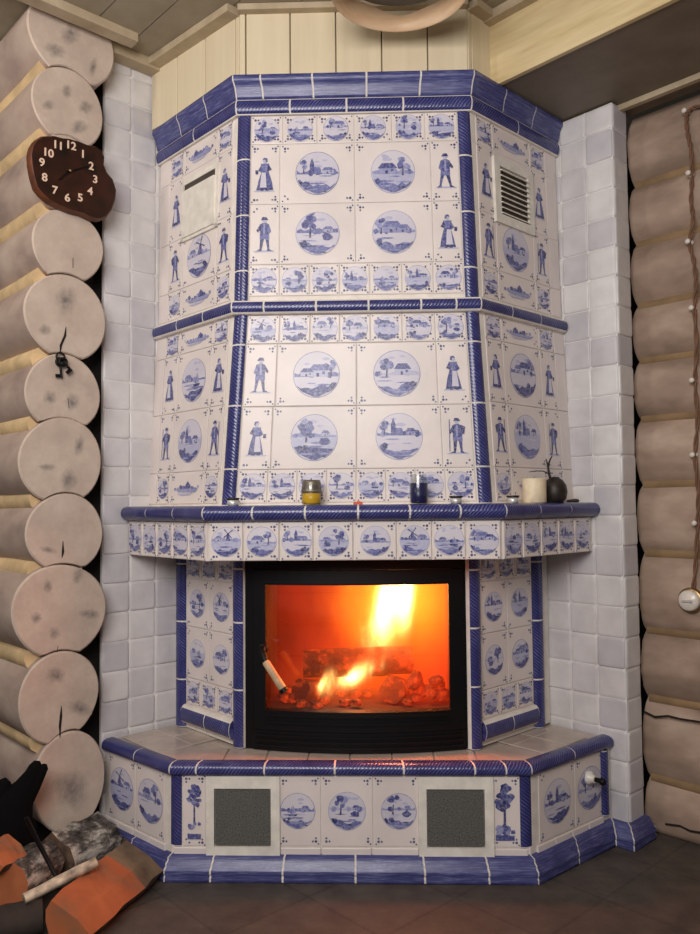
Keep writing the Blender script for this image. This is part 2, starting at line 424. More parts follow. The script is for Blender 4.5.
def medallion(T, cx, cy, r, seed):
    R = random.Random(seed)
    n = 36; circ = lambda q: [(cx+q*math.cos(2*math.pi*k/n), cy+q*math.sin(2*math.pi*k/n)) for k in range(n)]
    T.poly(circ(r*1.025), R.choice([MID, MIDL]), 0); T.poly(circ(r), R.choice([SKY, SKY2]), 1)
    for i, (pts, col) in enumerate(scene_polys(R)):
        q = []
        # densify then clamp radially into the disc
        for a in range(len(pts)):
            p0, p1 = pts[a], pts[(a+1) % len(pts)]
            d = math.hypot(p1[0]-p0[0], p1[1]-p0[1]); m = max(1, int(d/.22))
            for b in range(m):
                x, y = p0[0]+(p1[0]-p0[0])*b/m, p0[1]+(p1[1]-p0[1])*b/m
                # clip: move along x towards the disc where possible
                if x*x+y*y > .95:
                    if abs(y) < .97: x = math.copysign(min(abs(x), math.sqrt(max(.95-y*y, 0))), x)
                    else: y = math.copysign(.97, y); x = math.copysign(min(abs(x), .1), x)
                q.append((cx+x*r, cy+y*r))
        T.poly(q, col, 2+i*.35)

def landscape(T, seed):
    R = random.Random(seed); w = T.w*.34; h = min(T.h*.3, .034)
    out = []
    for i in range(9):
        x = -w+2*w*i/8; out.append((blob(x, R.uniform(-.2, .25)*h, h*R.uniform(.25, .6)*(1-abs(i-4)/7), R, 9, .8), R.choice([MID, DRK, MIDL])))
    out.append(([(-w, -.1*h), (w, -.1*h), (w*.8, -.5*h), (-w*.7, -.45*h)], MIDL))
    x = R.uniform(-.4, .4)*w
    out.append(([(x-.2*w, -.1*h), (x+.2*w, -.1*h), (x+.2*w, .3*h), (x, .75*h), (x-.2*w, .3*h)], DRK))
    out.append(([(-w*.8, -.6*h), (w*.6, -.55*h), (w*.3, -.8*h), (-w*.5, -.85*h)], PALE))
    for i, (p, c) in enumerate(out): T.poly(p, c, 1+i*.5)

def figure(T, seed):
    R = random.Random(seed*31+5); H = min(T.h*.6, .12); L = []
    f = R.choice([-1, 1]); woman = seed % 2 == 1
    y0 = -.5
    def ad(pts, c): L.append(([(f*x*H, (y0+y)*H) for x, y in pts], c))
    ad([(-.3, -.02), (.28, -.03), (.34, 0), (.1, .03), (-.25, .03)], PALE)
    if woman:
        k = R.uniform(.2, .27)
        ad([(-k, .02), (k, .02), (k*.75, .3), (.09, .62), (-.09, .62), (-k*.8, .3)], DRK)
        ad([(-.05, .1), (.15, .1), (.1, .55), (-.02, .55)], SKY)
        ad([(-k, .02), (k, .02), (k*.95, .09), (-k*.95, .09)], DEEP)
        ad([(-.1, .58), (.1, .58), (.13, .82), (-.12, .82)], MID)
        ad([(.1, .8), (.2, .62), (.12, .55), (.05, .62)], DRK); ad([(-.11, .8), (-.2, .64), (-.08, .58), (-.06, .66)], DEEP)
        ad(blob(0, .9, .065, R, 9), PALE); ad([(-.08, .88), (-.06, .98), (.03, 1.0), (.08, .93), (.0, .94), (-.03, .86)], DRK)
        if R.random() < .5: ad([(.2, .5), (.28, .5), (.29, .62), (.2, .62)], DEEP)
        ad([(-.12, 0), (-.02, 0), (-.03, .04), (-.1, .05)], DEEP); ad([(.04, 0), (.14, 0), (.12, .05), (.05, .04)], DEEP)
    else:
        sp = R.uniform(.03, .1)
        ad([(-.02, .42), (-.13, .42), (-.1-sp, .06), (-.18-sp, .0), (-.03-sp, .0), (-.04-sp, .08)], DRK)
        ad([(.0, .42), (.12, .42), (.09+sp, .06), (.2+sp, 0), (.04+sp, 0), (.02+sp, .08)], DEEP)
        ad([(-.15, .36), (.14, .36), (.13, .55), (-.13, .55)], MID)
        ad([(-.13, .48), (.13, .46), (.14, .8), (.06, .84), (-.06, .84), (-.14, .8)], DRK)
        ad([(-.02, .5), (.04, .5), (.03, .82), (-.02, .82)], MIDL)
        ad([(.12, .8), (.24, .62), (.2, .56), (.08, .68)], DEEP); ad([(-.13, .8), (-.2, .58), (-.14, .52), (-.08, .66)], MID)
        ad(blob(0, .9, .06, R, 9), PALE); ad([(-.11, .93), (.1, .93), (.06, 1.02), (-.05, 1.02)], DEEP)
        if R.random() < .7: ad([(.22, .05), (.245, .05), (.225, .98), (.2, .98)], DRK)
        if R.random() < .35: ad([(-.2, .55), (-.1, .6), (-.12, .82), (-.24, .76)], DEEP)
    for i, (p, c) in enumerate(L): T.poly(p, c, 1+i*.4)

def topiary(T, seed):
    R = random.Random(seed); h = T.h*.4; w = T.w*.34; L = []
    L.append(([(-.12*w, -.5*h), (.12*w, -.5*h), (.1*w, .3*h), (-.1*w, .3*h)], DEEP))
    for i in range(26):
        a = R.uniform(0, 6.28); q = R.random()**.5; L.append((blob(q*w*.75*math.cos(a), h*.5+q*h*.42*math.sin(a), w*R.uniform(.2, .34), R, 9), R.choice([DEEP, DRK, DRK, MID])))
    for i in range(7): L.append((blob(R.uniform(-.7, .7)*w, -h*R.uniform(.45, .8), w*R.uniform(.2, .35), R, 9), R.choice([DRK, MID, MIDL])))
    L.append(([(-w*.85, -h), (w*.85, -h), (w*.85, -h*.82), (-w*.85, -h*.8)], DRK))
    for i, (p, c) in enumerate(L): T.poly(p, c, 1+i*.25)

# ------------------------------------------------------------------ mouldings along a path
def sweep(path, prof, cuts, name, mats, parent, z0=0, gap=.0034, ext=.0035):
    """path: (x,y) corners left to right as seen from the room (outward is to the right of travel); prof: (out, z) pairs bottom to top.
    cuts[i]: number of pieces on run i, or list of fractions.  mats = [glaze, grout]"""
    mb = MB(); P = [Vector((x, y, 0)) for x, y in path]; n = len(P)
    nor = []
    for i in range(n-1):
        d = (P[i+1]-P[i]).normalized(); nor.append(Vector((d.y, -d.x, 0)))
    def off(i, d, run):
        if i == 0 or i == n-1: return P[i]+nor[run]*d
        a, b = nor[i-1], nor[i]; m = (a+b)/(1+a.dot(b)); return P[i]+m*d
    plen = [0]
    for a, b in zip(prof, prof[1:]): plen.append(plen[-1]+math.hypot(b[0]-a[0], b[1]-a[1]))
    for i in range(n-1):
        A = [off(i, d, i)+Z*(z0+z) for d, z in prof]; B = [off(i+1, d, i)+Z*(z0+z) for d, z in prof]
        L = (P[i+1]-P[i]).length
        fr = cuts[i] if isinstance(cuts[i], list) else [k/cuts[i] for k in range(cuts[i]+1)]
        for f0, f1 in zip(fr, fr[1:]):
            e = gap/L; g0, g1 = f0+e, f1-e
            ua, ub = (0 if f0 == 0 else f0*L), f1*L
            r0 = [a.lerp(b, g0) for a, b in zip(A, B)]; r1 = [a.lerp(b, g1) for a, b in zip(A, B)]
            sh = rnd.random()*.3
            mb.grid([r0, r1], 0, [[(ua+sh, l) for l in plen], [(ub+sh, l) for l in plen]], smooth=True)
            back0 = [P[i].lerp(P[i+1], g0)+Z*(z0+prof[-1][1]), P[i].lerp(P[i+1], g0)+Z*(z0+prof[0][1])]
            mb.face(list(r0)+back0, 0); 
            back1 = [P[i].lerp(P[i+1], g1)+Z*(z0+prof[-1][1]), P[i].lerp(P[i+1], g1)+Z*(z0+prof[0][1])]
            mb.face(list(reversed(list(r1)+back1)), 0)
        # grout core just under the glaze
        zc = (prof[0][1]+prof[-1][1])/2; zs = max(abs(prof[-1][1]-prof[0][1])/2, 1e-4)
        A2 = [off(i, d-.0022, i)+Z*(z0+zc+(z-zc)*(1+ext/zs)) for d, z in prof]; B2 = [off(i+1, d-.0022, i)+Z*(z0+zc+(z-zc)*(1+ext/zs)) for d, z in prof]
        mb.grid([A2, B2], 1, smooth=False)
    return mb.build(name, mats, parent)

def half_round(depth, h, n=8, p=.75):
    return [(depth*math.sin(math.pi*k/n)**p, h*(1-math.cos(math.pi*k/n))/2) for k in range(n+1)]

def post(pb, pt, r, a0, a1, cuts, name, parent, mats, n=10):
    """leaning round corner post; pb, pt axis points; arc in plan from a0 to a1 (degrees)"""
    mb = MB(); pb = Vector(pb); pt = Vector(pt); L = (pt-pb).length
    fr = cuts if isinstance(cuts, list) else [k/cuts for k in range(cuts+1)]
    ang = [math.radians(a0+(a1-a0)*k/n) for k in range(n+1)]
    for f0, f1 in zip(fr, fr[1:]):
        e = .0032/L; rows = []; uvs = []
        for f in (f0+e, f1-e):
            c = pb.lerp(pt, f); rows.append([c+Vector((math.cos(a), math.sin(a), 0))*r for a in ang]); uvs.append([(f*L, r*(a-ang[0])) for a in ang])
        mb.grid(rows, 0, uvs); mb.face(rows[1]+[pb.lerp(pt, f1-e)], 0); mb.face(list(reversed(rows[0]))+[pb.lerp(pt, f0+e)], 0)
    q = r-.0022
    mb.grid([[pb+Vector((math.cos(a), math.sin(a), 0))*q for a in ang], [pt+Vector((math.cos(a), math.sin(a), 0))*q for a in ang]], 1)
    return mb.build(name, mats, parent)

ENDS = {(-.705, 2.70): (-1.0275, 2.9725), (.498, 2.70): (.855, 3.014)}   # the bench flanks run a little wider
def to_wall(c, side):
    """from a front corner run back at 45 degrees until the wall"""
    x, y = c
    if c in ENDS: return ENDS[c]
    if side < 0:
        t = ((x-y)-(WA.x-WA.y))/2; return (x-t, y+t)
    t = ((WB.x+WB.y)-(x+y))/2; return (x+t, y+t)

def outline(cl, cr):
    return [to_wall(cl, -1), cl, cr, to_wall(cr, 1)]
def inset(path, d):
    P = [Vector((x, y)) for x, y in path]; nor = []
    for a, b in zip(P, P[1:]):
        t = (b-a).normalized(); nor.append(Vector((t.y, -t.x)))
    out = []
    for i, p in enumerate(P):
        if i == 0: q = p-nor[0]*d
        elif i == len(P)-1: q = p-nor[-1]*d
        else: m = (nor[i-1]+nor[i])/(1+nor[i-1].dot(nor[i])); q = p-m*d
        out.append((q.x, q.y))
    return out
def V3(p, z): return Vector((p[0], p[1], z))
CORNER = (-.07, 3.93)

stove = empty('tiled_fireplace', (-.08, 2.95, 0))
tag(stove, 'corner fireplace clad in blue and white painted tiles, tapering up to the ceiling panels', 'fireplace')

def core(name, bot, top, z0, z1, mat, parent, label=None):
    mb = MB(); a = [V3(p, z0) for p in bot]+[V3(CORNER, z0)]; b = [V3(p, z1) for p in top]+[V3(CORNER, z1)]
    mb.prism(a, b); o = mb.build(name, mat, parent)
    if label: o['label'] = label
    return o

# ---- outlines
BN_L, BN_R = (-.705, 2.70), (.498, 2.70)
bench_o = outline(BN_L, BN_R)
FR_L, FR_R = (-.567, 2.645), (.410, 2.645)
fr_o = outline(FR_L, FR_R)
HB_L, HB_R = (-.537, 2.738), (.392, 2.738)
hb_o = outline(HB_L, HB_R)
UP_L, UP_R = (-.492, 2.742), (.359, 2.748)
up_o = outline(UP_L, UP_R)
UT_L, UT_R = (-.478, 2.742), (.341, 2.75)
ut_o = outline(UT_L, UT_R)
LW_L, LW_R = (-.491, 2.858), (.327, 2.842)
lw_o = outline(LW_L, LW_R)
ZB, ZM, ZBAND, ZU, ZT = .378, 1.248, 1.942, 2.637, 2.775

# ---- plinth
pl_path = [bench_o[0], BN_L, BN_R, bench_o[3], None, None]
edge = WB + TR*.235                       # free edge of the right hand tiled wall
back = edge + Vector((S, S, 0))*.125
pl_path = [bench_o[0], BN_L, BN_R, bench_o[3], (edge.x, edge.y), (back.x, back.y)]
pl_prof = [(.0, 0), (.046, 0), (.046, .012), (.043, .02), (.047, .028), (.046, .04), (.037, .047), (.036, .056), (.026, .063), (.024, .074), (.0, .079)]
plinth = sweep(pl_path, pl_prof, [2, [0, .135, .33, .52, .71, .87, 1] and [0, .125, .32, .515, .7, .87, 1], 2, 1, 1], 'plinth', [blue, grout], stove, ext=-.002)
# ---- bench body with tiles
body = core('bench_body', inset(bench_o, .0008), inset(bench_o, .0008), 0.0, .345, grout, stove)
BW = 1.203
def bs(x): return (x-BN_L[0])/BW
def bench_field(): return Panel(V3(BN_L, .055), V3(BN_R, .055), V3(BN_R, .345), V3(BN_L, .345))
za, zb_ = .102, .337
for tl_, bl_ in (([(-.668, -.590, 'tree', 3, None, 0)], [(-.7, -.587)]),
                 ([(-.345, -.2, 'med', 101, .058, -.006), (-.2, -.025, 'med', 119, .062, 0), (-.025, .128, 'med', 125, .058, .01)], [(-.338, -.2), (-.2, -.03), (-.03, .127)]),
                 ([(.36, .468, 'tree', 8, None, 0)], [(.377, .49)])):
    PB = bench_field()
    for a, b, k_, sd_, r_, c_ in tl_: PB.tile(bs(a), bs(b), za, zb_, k_, sd_, r_, cx=c_)
    for a, b in bl_: PB.tile(bs(a), bs(b), .06, .1, th=.007)
    PB.mb.build('front_tile_panel', delft, body)
def side_panel(c, side, z0, z1, c_top=None):
    w0 = to_wall(c, side); ct = c_top or c; w1 = to_wall(ct, side)
    if side < 0: return Panel(V3(w0, z0), V3(c, z0), V3(ct, z1), V3(w1, z1))
    return Panel(V3(c, z0), V3(w0, z0), V3(w1, z1), V3(ct, z1))
def sd(P, side, t0, t1, z0, z1, *a, **k):
    W = P.width((z0+z1)/2)
    if side < 0: t0, t1 = W-t1, W-t0
    return P.tile(t0/W, t1/W, z0, z1, *a, **k)
for side, c in ((-1, BN_L), (1, BN_R)):
    P = side_panel(c, side, .055, .345)
    if side < 0:
        sd(P, side, .038, .215, za, zb_, 'med', 203, .074); sd(P, side, .215, .4, za, zb_, 'med', 209, .074)
    else:
        sd(P, side, .045, .25, za, zb_, 'med', 214, .074); sd(P, side, .25, .435, za, zb_, 'med', 222, .074)
    for k in range(4): sd(P, side, .03+.098*k, .03+.098*(k+1), .06, .1, th=.007)
    P.mb.build('side_tile_panel', delft, body)
def diag(c, d):   # point inset from a front corner along its bisector
    return c
for c, s_, a0, a1 in ((BN_L, -1, 205, 290), (BN_R, 1, 250, 335)):
    p = (c[0]+(.021 if s_ < 0 else -.021)*1.0, c[1]+.03)
    post(V3(p, za), V3(p, .342), .036, a0, a1, 1, 'corner_post', body, [rope_v, grout])
pe = to_wall(BN_R, 1); pe = (pe[0]-.03, pe[1]-.03); 
post(V3((pe[0]-.008, pe[1]+.008), za), V3((pe[0]-.008, pe[1]+.008), .335), .026, 250, 380, 1, 'corner_post', body, [rope_v, grout])
# vents low in the bench
def low_vent(x0, x1):
    z0, z1, y = .074, .336, 2.70; mb = MB(); d = .014; bw = .03
    o = [(x0, z0), (x1, z0), (x1, z1), (x0, z1)]; i = [(x0+bw-.003, z0+bw), (x1-bw, z0+bw), (x1-bw, z1-bw-.01), (x0+bw-.003, z1-bw-.01)]
    for a in range(4):
        b = (a+1) % 4
        f = lambda p, yy: Vector((p[0], yy, p[1]))
        mb.face([f(o[a], y-d), f(o[b], y-d), f(i[b], y-d), f(i[a], y-d)]); mb.face([f(o[a], y), f(o[b], y), f(o[b], y-d), f(o[a], y-d)])
        mb.face([f(i[a], y-d), f(i[b], y-d), f(i[b], y-.002), f(i[a], y-.002)])
    v = mb.build('vent_frame', paper, stove, (x0, y, z0))
    g = MB(); f = lambda x, z, yy=y-.008: Vector((x, yy, z)); r = .012
    a, b, c, e = i[0][0]+.001, i[1][0]-.001, i[0][1]+.001, i[2][1]-.001
    pts = []
    for cx, cz, s0 in ((b-r, c+r, -90), (b-r, e-r, 0), (a+r, e-r, 90), (a+r, c+r, 180)):
        pts += [f(cx+r*math.cos(math.radians(s0+k*22.5)), cz+r*math.sin(math.radians(s0+k*22.5))) for k in range(5)]
    g.face(pts)
    n = 34
    for k in range(1, n):
        x = a+(b-a)*k/n; g.box((x, y-.0085, (c+e)/2), (.0009, 0, 0), (0, .0012, 0), (0, 0, (e-c)/2-.004))
    for k in range(1, 40):
        z = c+(e-c)*k/40; g.box(((a+b)/2, y-.0085, z), ((b-a)/2-.004, 0, 0), (0, .0012, 0), (0, 0, .0009))
    m = g.build('vent_mesh', ironmesh, v); m['label'] = 'dark grey mesh screen'
low_vent(-.587, -.338); low_vent(.127, .377)
# valve knob on the right bench side
_w = Vector((*to_wall(BN_R, 1), 0))-V3(BN_R, 0); kn = Vector((_w.y, -_w.x, 0)).normalized()
kp = on_plane(587, 777, V3(BN_R, 0), kn)
mb = MB(); mb.lathe(kp+kn*.005, [(.024, 0), (.024, .012), (.015, .02), (.013, .03)], 20, 0, kn, True)
kb = mb.build('valve_knob', whiteenamel, body); kb['label'] = 'white round valve with a dark stem'
mb = MB(); mb.lathe(kp+kn*.034, [(.008, 0), (.009, .02), (.013, .024), (.013, .036), (.008, .04)], 16, 0, kn, True); mb.build('stem', iron, kb)
# bench top with glazed tiles
top = MB(); ti = inset(bench_o, .012)
top.face([V3(p, ZB-.008) for p in ti]+[V3(CORNER, ZB-.008)], 0)
def ptile(mb, quad, z, mi=0, gap=.0015):
    c = sum((Vector(q) for q in quad), Vector((0, 0)))/4
    q = [Vector(p)+(c-Vector(p)).normalized()*gap*1.4 for p in quad]; q2 = [p+(c-p).normalized()*.003 for p in q]
    A = [V3(p, z-.003) for p in q]; B = [V3(p, z) for p in q2]
    for i in range(4): mb.face([A[i], A[(i+1) % 4], B[(i+1) % 4], B[i]], mi)
    mb.face(B, mi)
xs = [BN_L[0]+.02+(BN_R[0]-BN_L[0]-.04)*k/8 for k in range(9)]
for i in range(8):
    for y0, y1 in ((2.715, 2.87),):
        ptile(top, [(xs[i], y0), (xs[i+1], y0), (xs[i+1], y1), (xs[i], y1)], ZB-.003)
for side, c, wc in ((-1, BN_L, to_wall(BN_L, -1)), (1, BN_R, to_wall(BN_R, 1))):
    a = Vector(c)+Vector((-side*.02, .012)); d = Vector((side*S, S)); q = Vector((-side*S, S))
    e = .14
    for i in range(3):
        for j in range(3):
            p = a+d*(i*e)+q*(j*e)
            pts = [p, p+d*e, p+d*e+q*e, p+q*e]
            if all(pp.y > 2.872 or True for pp in pts) and min(pp.y for pp in pts) > 2.70:
                if j == 0 or min(pp.y for pp in pts) > 2.87: 
                    ptile(top, pts if side > 0 else pts[::-1], ZB-.0025-.0004*j)
bt = top.build('bench_top', [benchtop, grout], body); bt['label'] = 'glazed cream tiled ledge'
roll = half_round(.02, .046, 8, .7)
roll = [(.0, 0.), (.012, .001), (.019, .008), (.021, .018), (.019, .029), (.012, .037), (.0, .041), (-.022, .042), (-.03, .04)]
sweep(bench_o, roll, [[0, .5, 1], [0, .075, .265, .46, .65, .845, .93, 1], [0, .5, 1]], 'edge_trim', [rope, grout], body, z0=.338, ext=-.0015)

# ---- firebox surround: two slanting tiled cheeks
for side, c in ((-1, LW_L), (1, LW_R)):
    w = to_wall(c, side); dv = Vector((side*S, S, 0)); nn = Vector((side*S, -S, 0))
    mb = MB(); p0 = V3(c, 0)+nn*-.001; p1 = V3(w, 0)+nn*-.001
    base = [p0+Z*ZB, p1+Z*ZB, p1-nn*.06+Z*ZB, p0-nn*.06+Z*ZB]
    mb.prism(base if side > 0 else base[::-1], [b+Z*(1.07-ZB) for b in (base if side > 0 else base[::-1])])
    ck = mb.build('firebox_cheek', grout, stove)
    P = side_panel(c, side, ZB, 1.07); k0 = 300+side*40
    for j, (z0, z1) in enumerate(((.775, .962), (.575, .775))):
        for i in range(2): sd(P, side, .05+.165*i, .05+.165*(i+1), z0, z1, 'med', k0+j*2+i, .053)
    for i in range(3):
        sd(P, side, .05+.11*i, .05+.11*(i+1), .472, .575, 'med', k0+10+i, .04)
        sd(P, side, .05+.11*i, .05+.11*(i+1), .964, 1.066, 'med', k0+20+i, .042)
    P.mb.build('tile_panel', delft, ck)
    a = V3(c, 0)+dv*.024+nn*-.012
    post(a+Z*ZB, a+Z*1.066, .031, 180 if side < 0 else 250, 290 if side < 0 else 360, [0, .3, .65, .93, 1] if side < 0 else [0, .32, .62, .92, 1], 'post', ck, [rope_v, grout])
    a = V3(c, 0)+dv*.415+nn*-.012
    post(a+Z*ZB, a+Z*1.066, .034, 150 if side < 0 else 240, 300 if side < 0 else 390, [0, .27, .6, .93, 1], 'post', ck, [rope_v, grout])
    q0, q1 = V3(c, 0)+dv*.05, V3(c, 0)+dv*.385
    pth = [(q1.x, q1.y), (q0.x, q0.y)] if side < 0 else [(q0.x, q0.y), (q1.x, q1.y)]
    sweep(pth, [(x*1., y) for x, y in half_round(.028, .068)], [2], 'base_roll', [rope, grout], ck, z0=.398)

# ---- mantel
man = core('mantel', inset(fr_o, .0008), inset(fr_o, .0008), 1.062, ZM-.003, grout, stove)
P = Panel(V3(FR_L, 1.058), V3(FR_R, 1.058), V3(FR_R, 1.2), V3(FR_L, 1.2))
fx = [0, .1208, .2457, .362, .499, .647, .767, .881, 1]
for i in range(8): P.tile(fx[i], fx[i+1], 1.06, 1.193, 'med', 400+i*3, .049, th=.009, gap=.0028)
P.mb.build('front_frieze', delft, man)
for side, c in ((-1, FR_L), (1, FR_R)):
    P = side_panel(c, side, 1.058, 1.2)
    for i in range(5): sd(P, side, .004+.11*i, .004+.11*(i+1), 1.06, 1.193, 'med', 440+side*20+i, .049, th=.008, gap=.0022)
    P.mb.build('side_frieze', delft, man)
mroll = [(0., 0.), (.014, .002), (.03, .009), (.039, .02), (.041, .032), (.037, .044), (.028, .052), (.012, .0555), (-.02, .056)]
sweep(fr_o, mroll, [3, [0, .165, .34, .515, .685, .85, 1], 3], 'edge_roll', [rope, grout], man, z0=1.192, ext=-.0015)
sh = MB(); sh.face([V3(p, ZM-.001) for p in inset(fr_o, .015)]+[V3(CORNER, ZM-.001)]); sh.build('shelf_top', creamglaze, man)

# ---- hood (lower, flaring) and upper tower
hood = core('hood', inset(hb_o, .0008), inset(up_o, .0008), ZM-.004, ZBAND, grout, stove)
tower = core('tower', inset(up_o, .0008), inset(ut_o, .0008), ZBAND, ZT, grout, stove)
def front_rows(P, rows, big, m0):
    # m0: inner margin covered by the corner posts, as a fraction each side
    f = lambda s: m0+s*(1-2*m0)
    for (z0, z1, cols, sd0, kind) in rows:
        for i in range(len(cols)-1):
            if kind == 'small': P.tile(f(cols[i]), f(cols[i+1]), z0, z1, 'med', sd0+i*7, .044)
            else:
                k = 'fig' if i in (0, 3) else 'med'
                P.tile(f(cols[i]), f(cols[i+1]), z0, z1, k, sd0+i, big)
bigc = [0, .144, .502, .865, 1]
eq = lambda n: [k/n for k in range(n+1)]
P = Panel(V3(UP_L, ZBAND), V3(UP_R, ZBAND), V3(UT_R, ZU+.01), V3(UT_L, ZU+.01))
front_rows(P, [(2.532, 2.637, [0, .157, .323, .503, .683, .843, 1], 501, 'small'), (2.315, 2.532, bigc, 521, 'big'), (2.098, 2.315, bigc, 532, 'big'), (1.985, 2.098, [0, .145, .285, .425, .565, .715, .86, 1], 548, 'small')], .076, .052)
P.mb.build('front_tile_panel', delft, tower)
P = Panel(V3(HB_L, ZM), V3(HB_R, ZM), V3(UP_R, ZBAND), V3(UP_L, ZBAND))
front_rows(P, [(1.815, 1.918, [0, .15, .29, .425, .565, .71, .86, 1], 603, 'small'), (1.593, 1.815, [0, .144, .502, .86, 1], 622, 'big'), (1.372, 1.593, [0, .135, .502, .868, 1], 633, 'big'), (1.255, 1.372, eq(8), 648, 'small')], .08, .052)
P.mb.build('front_tile_panel', delft, hood)
def side_rows(P, side, zs, s0, vent):
    cols = [(.03, .126), (.126, .362), (.362, .468), (.468, .54)]
    for r, (z1, z0) in enumerate(zip(zs, zs[1:])):
        for i, (t0, t1) in enumerate(cols):
            if i == 3: sd(P, side, t0, t1, z0, z1); continue
            if r in (0, 3): sd(P, side, t0, t1, z0, z1, 'land' if i == 1 else 'med', s0+r*9+i, .038)
            elif i == 1:
                if vent and r == 1: sd(P, side, t0, t1, z0, z1)
                else: sd(P, side, t0, t1, z0, z1, 'med', s0+r*9+i, .08)
            else: sd(P, side, t0, t1, z0, z1, 'fig', s0+r*9+i)
for side, cu, cb, ct in ((-1, UP_L, HB_L, UT_L), (1, UP_R, HB_R, UT_R)):
    P = side_panel(cu, side, ZBAND, ZU+.01, ct); side_rows(P, side, [2.637, 2.535, 2.29, 2.09, 1.978], 702+side*50, True); P.mb.build('side_tile_panel', delft, tower)
    UPP = P
    P = side_panel(cb, side, ZM, ZBAND, cu); side_rows(P, side, [1.92, 1.83, 1.605, 1.375, 1.255], 802+side*50, False); P.mb.build('side_tile_panel', delft, hood)
    # corner posts
    bi = Vector((-side*.025, .022, 0))
    post(V3(cu, 1.965)+bi, V3(ct, ZU)+bi, .035, 190 if side < 0 else 240, 300 if side < 0 else 350, [0, .235, .6, .93*.9, 1] if False else [0, .165, .46, .76, 1], 'corner_post', tower, [rope_v, grout])
    post(V3(cb, ZM)+bi, V3(cu, 1.92)+bi, .035, 190 if side < 0 else 240, 300 if side < 0 else 350, [0, .19, .52, .84, 1], 'corner_post', hood, [rope_v, grout])
    # warm air vents
    P = UPP; W = P.width(2.3)
    def vp(t, z, h): return P.at((W-t)/W if side < 0 else t/W, z, h)
    t0, t1, z0, z1 = .118, .362, 2.268, 2.512
    mb = MB()
    def bar(mb, ta, tb, za_, zb__, h0, h1, mi=0):
        q = [vp(ta, za_, h0), vp(tb, za_, h0), vp(tb, zb__, h0), vp(ta, zb__, h0)]; w = [vp(ta, za_, h1), vp(tb, za_, h1), vp(tb, zb__, h1), vp(ta, zb__, h1)]
        if side < 0: q = [q[1], q[0], q[3], q[2]]; w = [w[1], w[0], w[3], w[2]]
        mb.prism(q, w, mi)
    b = .034
    if side > 0:
        bar(mb, t0, t0+b, z0, z1, 0, .014); bar(mb, t1-b, t1, z0, z1, 0, .014); bar(mb, t0+b, t1-b, z0, z0+b, 0, .014); bar(mb, t0+b, t1-b, z1-b*.9, z1, 0, .014)
        vf = mb.build('vent_frame', paper, tower); vf['label'] = 'white louvred air vent'
        mb = MB(); bar(mb, t0+b, t1-b, z0+b, z1-b, .004, .0055); mb.build('vent_cavity', slotm, vf)
        n = 9; zz0, zz1 = z0+b, z1-b*.9
        for k in range(n):
            mb = MB(); za_ = zz0+(zz1-zz0)*k/n; st = (zz1-zz0)/n
            ta, tb = t0+b, t1-b
            A = [vp(ta, za_+st*.35, .006), vp(tb, za_+st*.35, .006), vp(tb, za_+st*.05, .02), vp(ta, za_+st*.05, .02)]
            B = [q+Z*.004 for q in A]
            mb.prism(A, B); mb.build('louvre_slat', paper, vf)
    else:
        bar(mb, t0+.012, t1-.012, z0+.012, z1-.05, .004, .018); bar(mb, t0, t1, z1-.022, z1, 0, .01)
        bar(mb, t0, t0+.012, z0, z1-.022, 0, .012); bar(mb, t1-.012, t1, z0, z1-.022, 0, .012); bar(mb, t0, t1, z0, z0+.012, 0, .012)
        vf = mb.build('vent_cover', paper, tower); vf['label'] = 'white closed air vent flap with a dark slot above'
        mb = MB(); bar(mb, t0+.012, t1-.012, z1-.05, z1-.022, .005, .0062); mb.build('vent_slot', slotm, vf)
# band between hood and tower
sweep(up_o, [(0, -.002), (.012, .0)]+[(.014+.016*math.sin(math.pi*k/8), .045*(1-math.cos(math.pi*k/8))/2) for k in range(1, 8)]+[(.012, .045), (0, .047)], [3, [0, .125, .335, .545, .755, .96, 1] and [0, .13, .34, .55, .76, .9, 1], 3], 'mid_band', [rope, grout], stove, z0=1.92)
# cornice: rope moulding, then the crown
cor = sweep(ut_o, [(0, 0), (.016, .001), (.022, .01), (.024, .025), (.022, .04), (.016, .05), (0, .052)], [2, [0, .24, .475, .715, .96, 1] and [0, .23, .47, .71, 1], 2], 'cornice', [rope, grout], stove, z0=ZU)
crown = [(0, 0), (.018, .002), (.021, .012), (.024, .026), (.029, .042), (.036, .054), (.041, .06), (.042, .068), (.041, .079), (.034, .083), (-.02, .083)]
sweep(ut_o, crown, [3, [0, .1, .315, .525, .735, .93, 1] and [0, .115, .33, .555, .78, 1], 3], 'crown_moulding', [blue, grout], cor, z0=2.689, ext=-.0015)

# ------------------------------------------------------------------ stove insert with the fire
ins = empty('stove_insert', (-.08, 2.85, ZB)); tag(ins, 'black cast iron stove insert with a bowed glass door showing the fire', 'stove')
X0, X1, ZI0, ZI1 = -.482, .336, ZB, 1.062; XC = (X0+X1)/2
def bow(x, d=.062): 
    k = (x-XC)/((X1-X0)/2); return 2.862-d*(1-k*k)
def bowed(mb, x0, x1, z0, z1, dep, dy=0, n=14, mi=0):
    fr = [];
    for k in range(n+1):
        x = x0+(x1-x0)*k/n; fr.append((x, bow(x)-dy))
    for z in (0,):
        A = [[Vector((x, y, z0)) for x, y in fr], [Vector((x, y, z1)) for x, y in fr]]
        B = [[Vector((x, y+dep, z0)) for x, y in fr], [Vector((x, y+dep, z1)) for x, y in fr]]
        mb.grid(A, mi, smooth=False); mb.grid([B[1], B[0]], mi, smooth=False); mb.grid([A[1], B[1]], mi, smooth=False); mb.grid([B[0], A[0]], mi, smooth=False)
        mb.face([A[0][0], A[1][0], B[1][0], B[0][0]], mi); mb.face([A[0][-1], B[0][-1], B[1][-1], A[1][-1]], mi)
GX0, GX1, GZ0, GZ1 = -.405, .25, .52, .963
mb = MB()
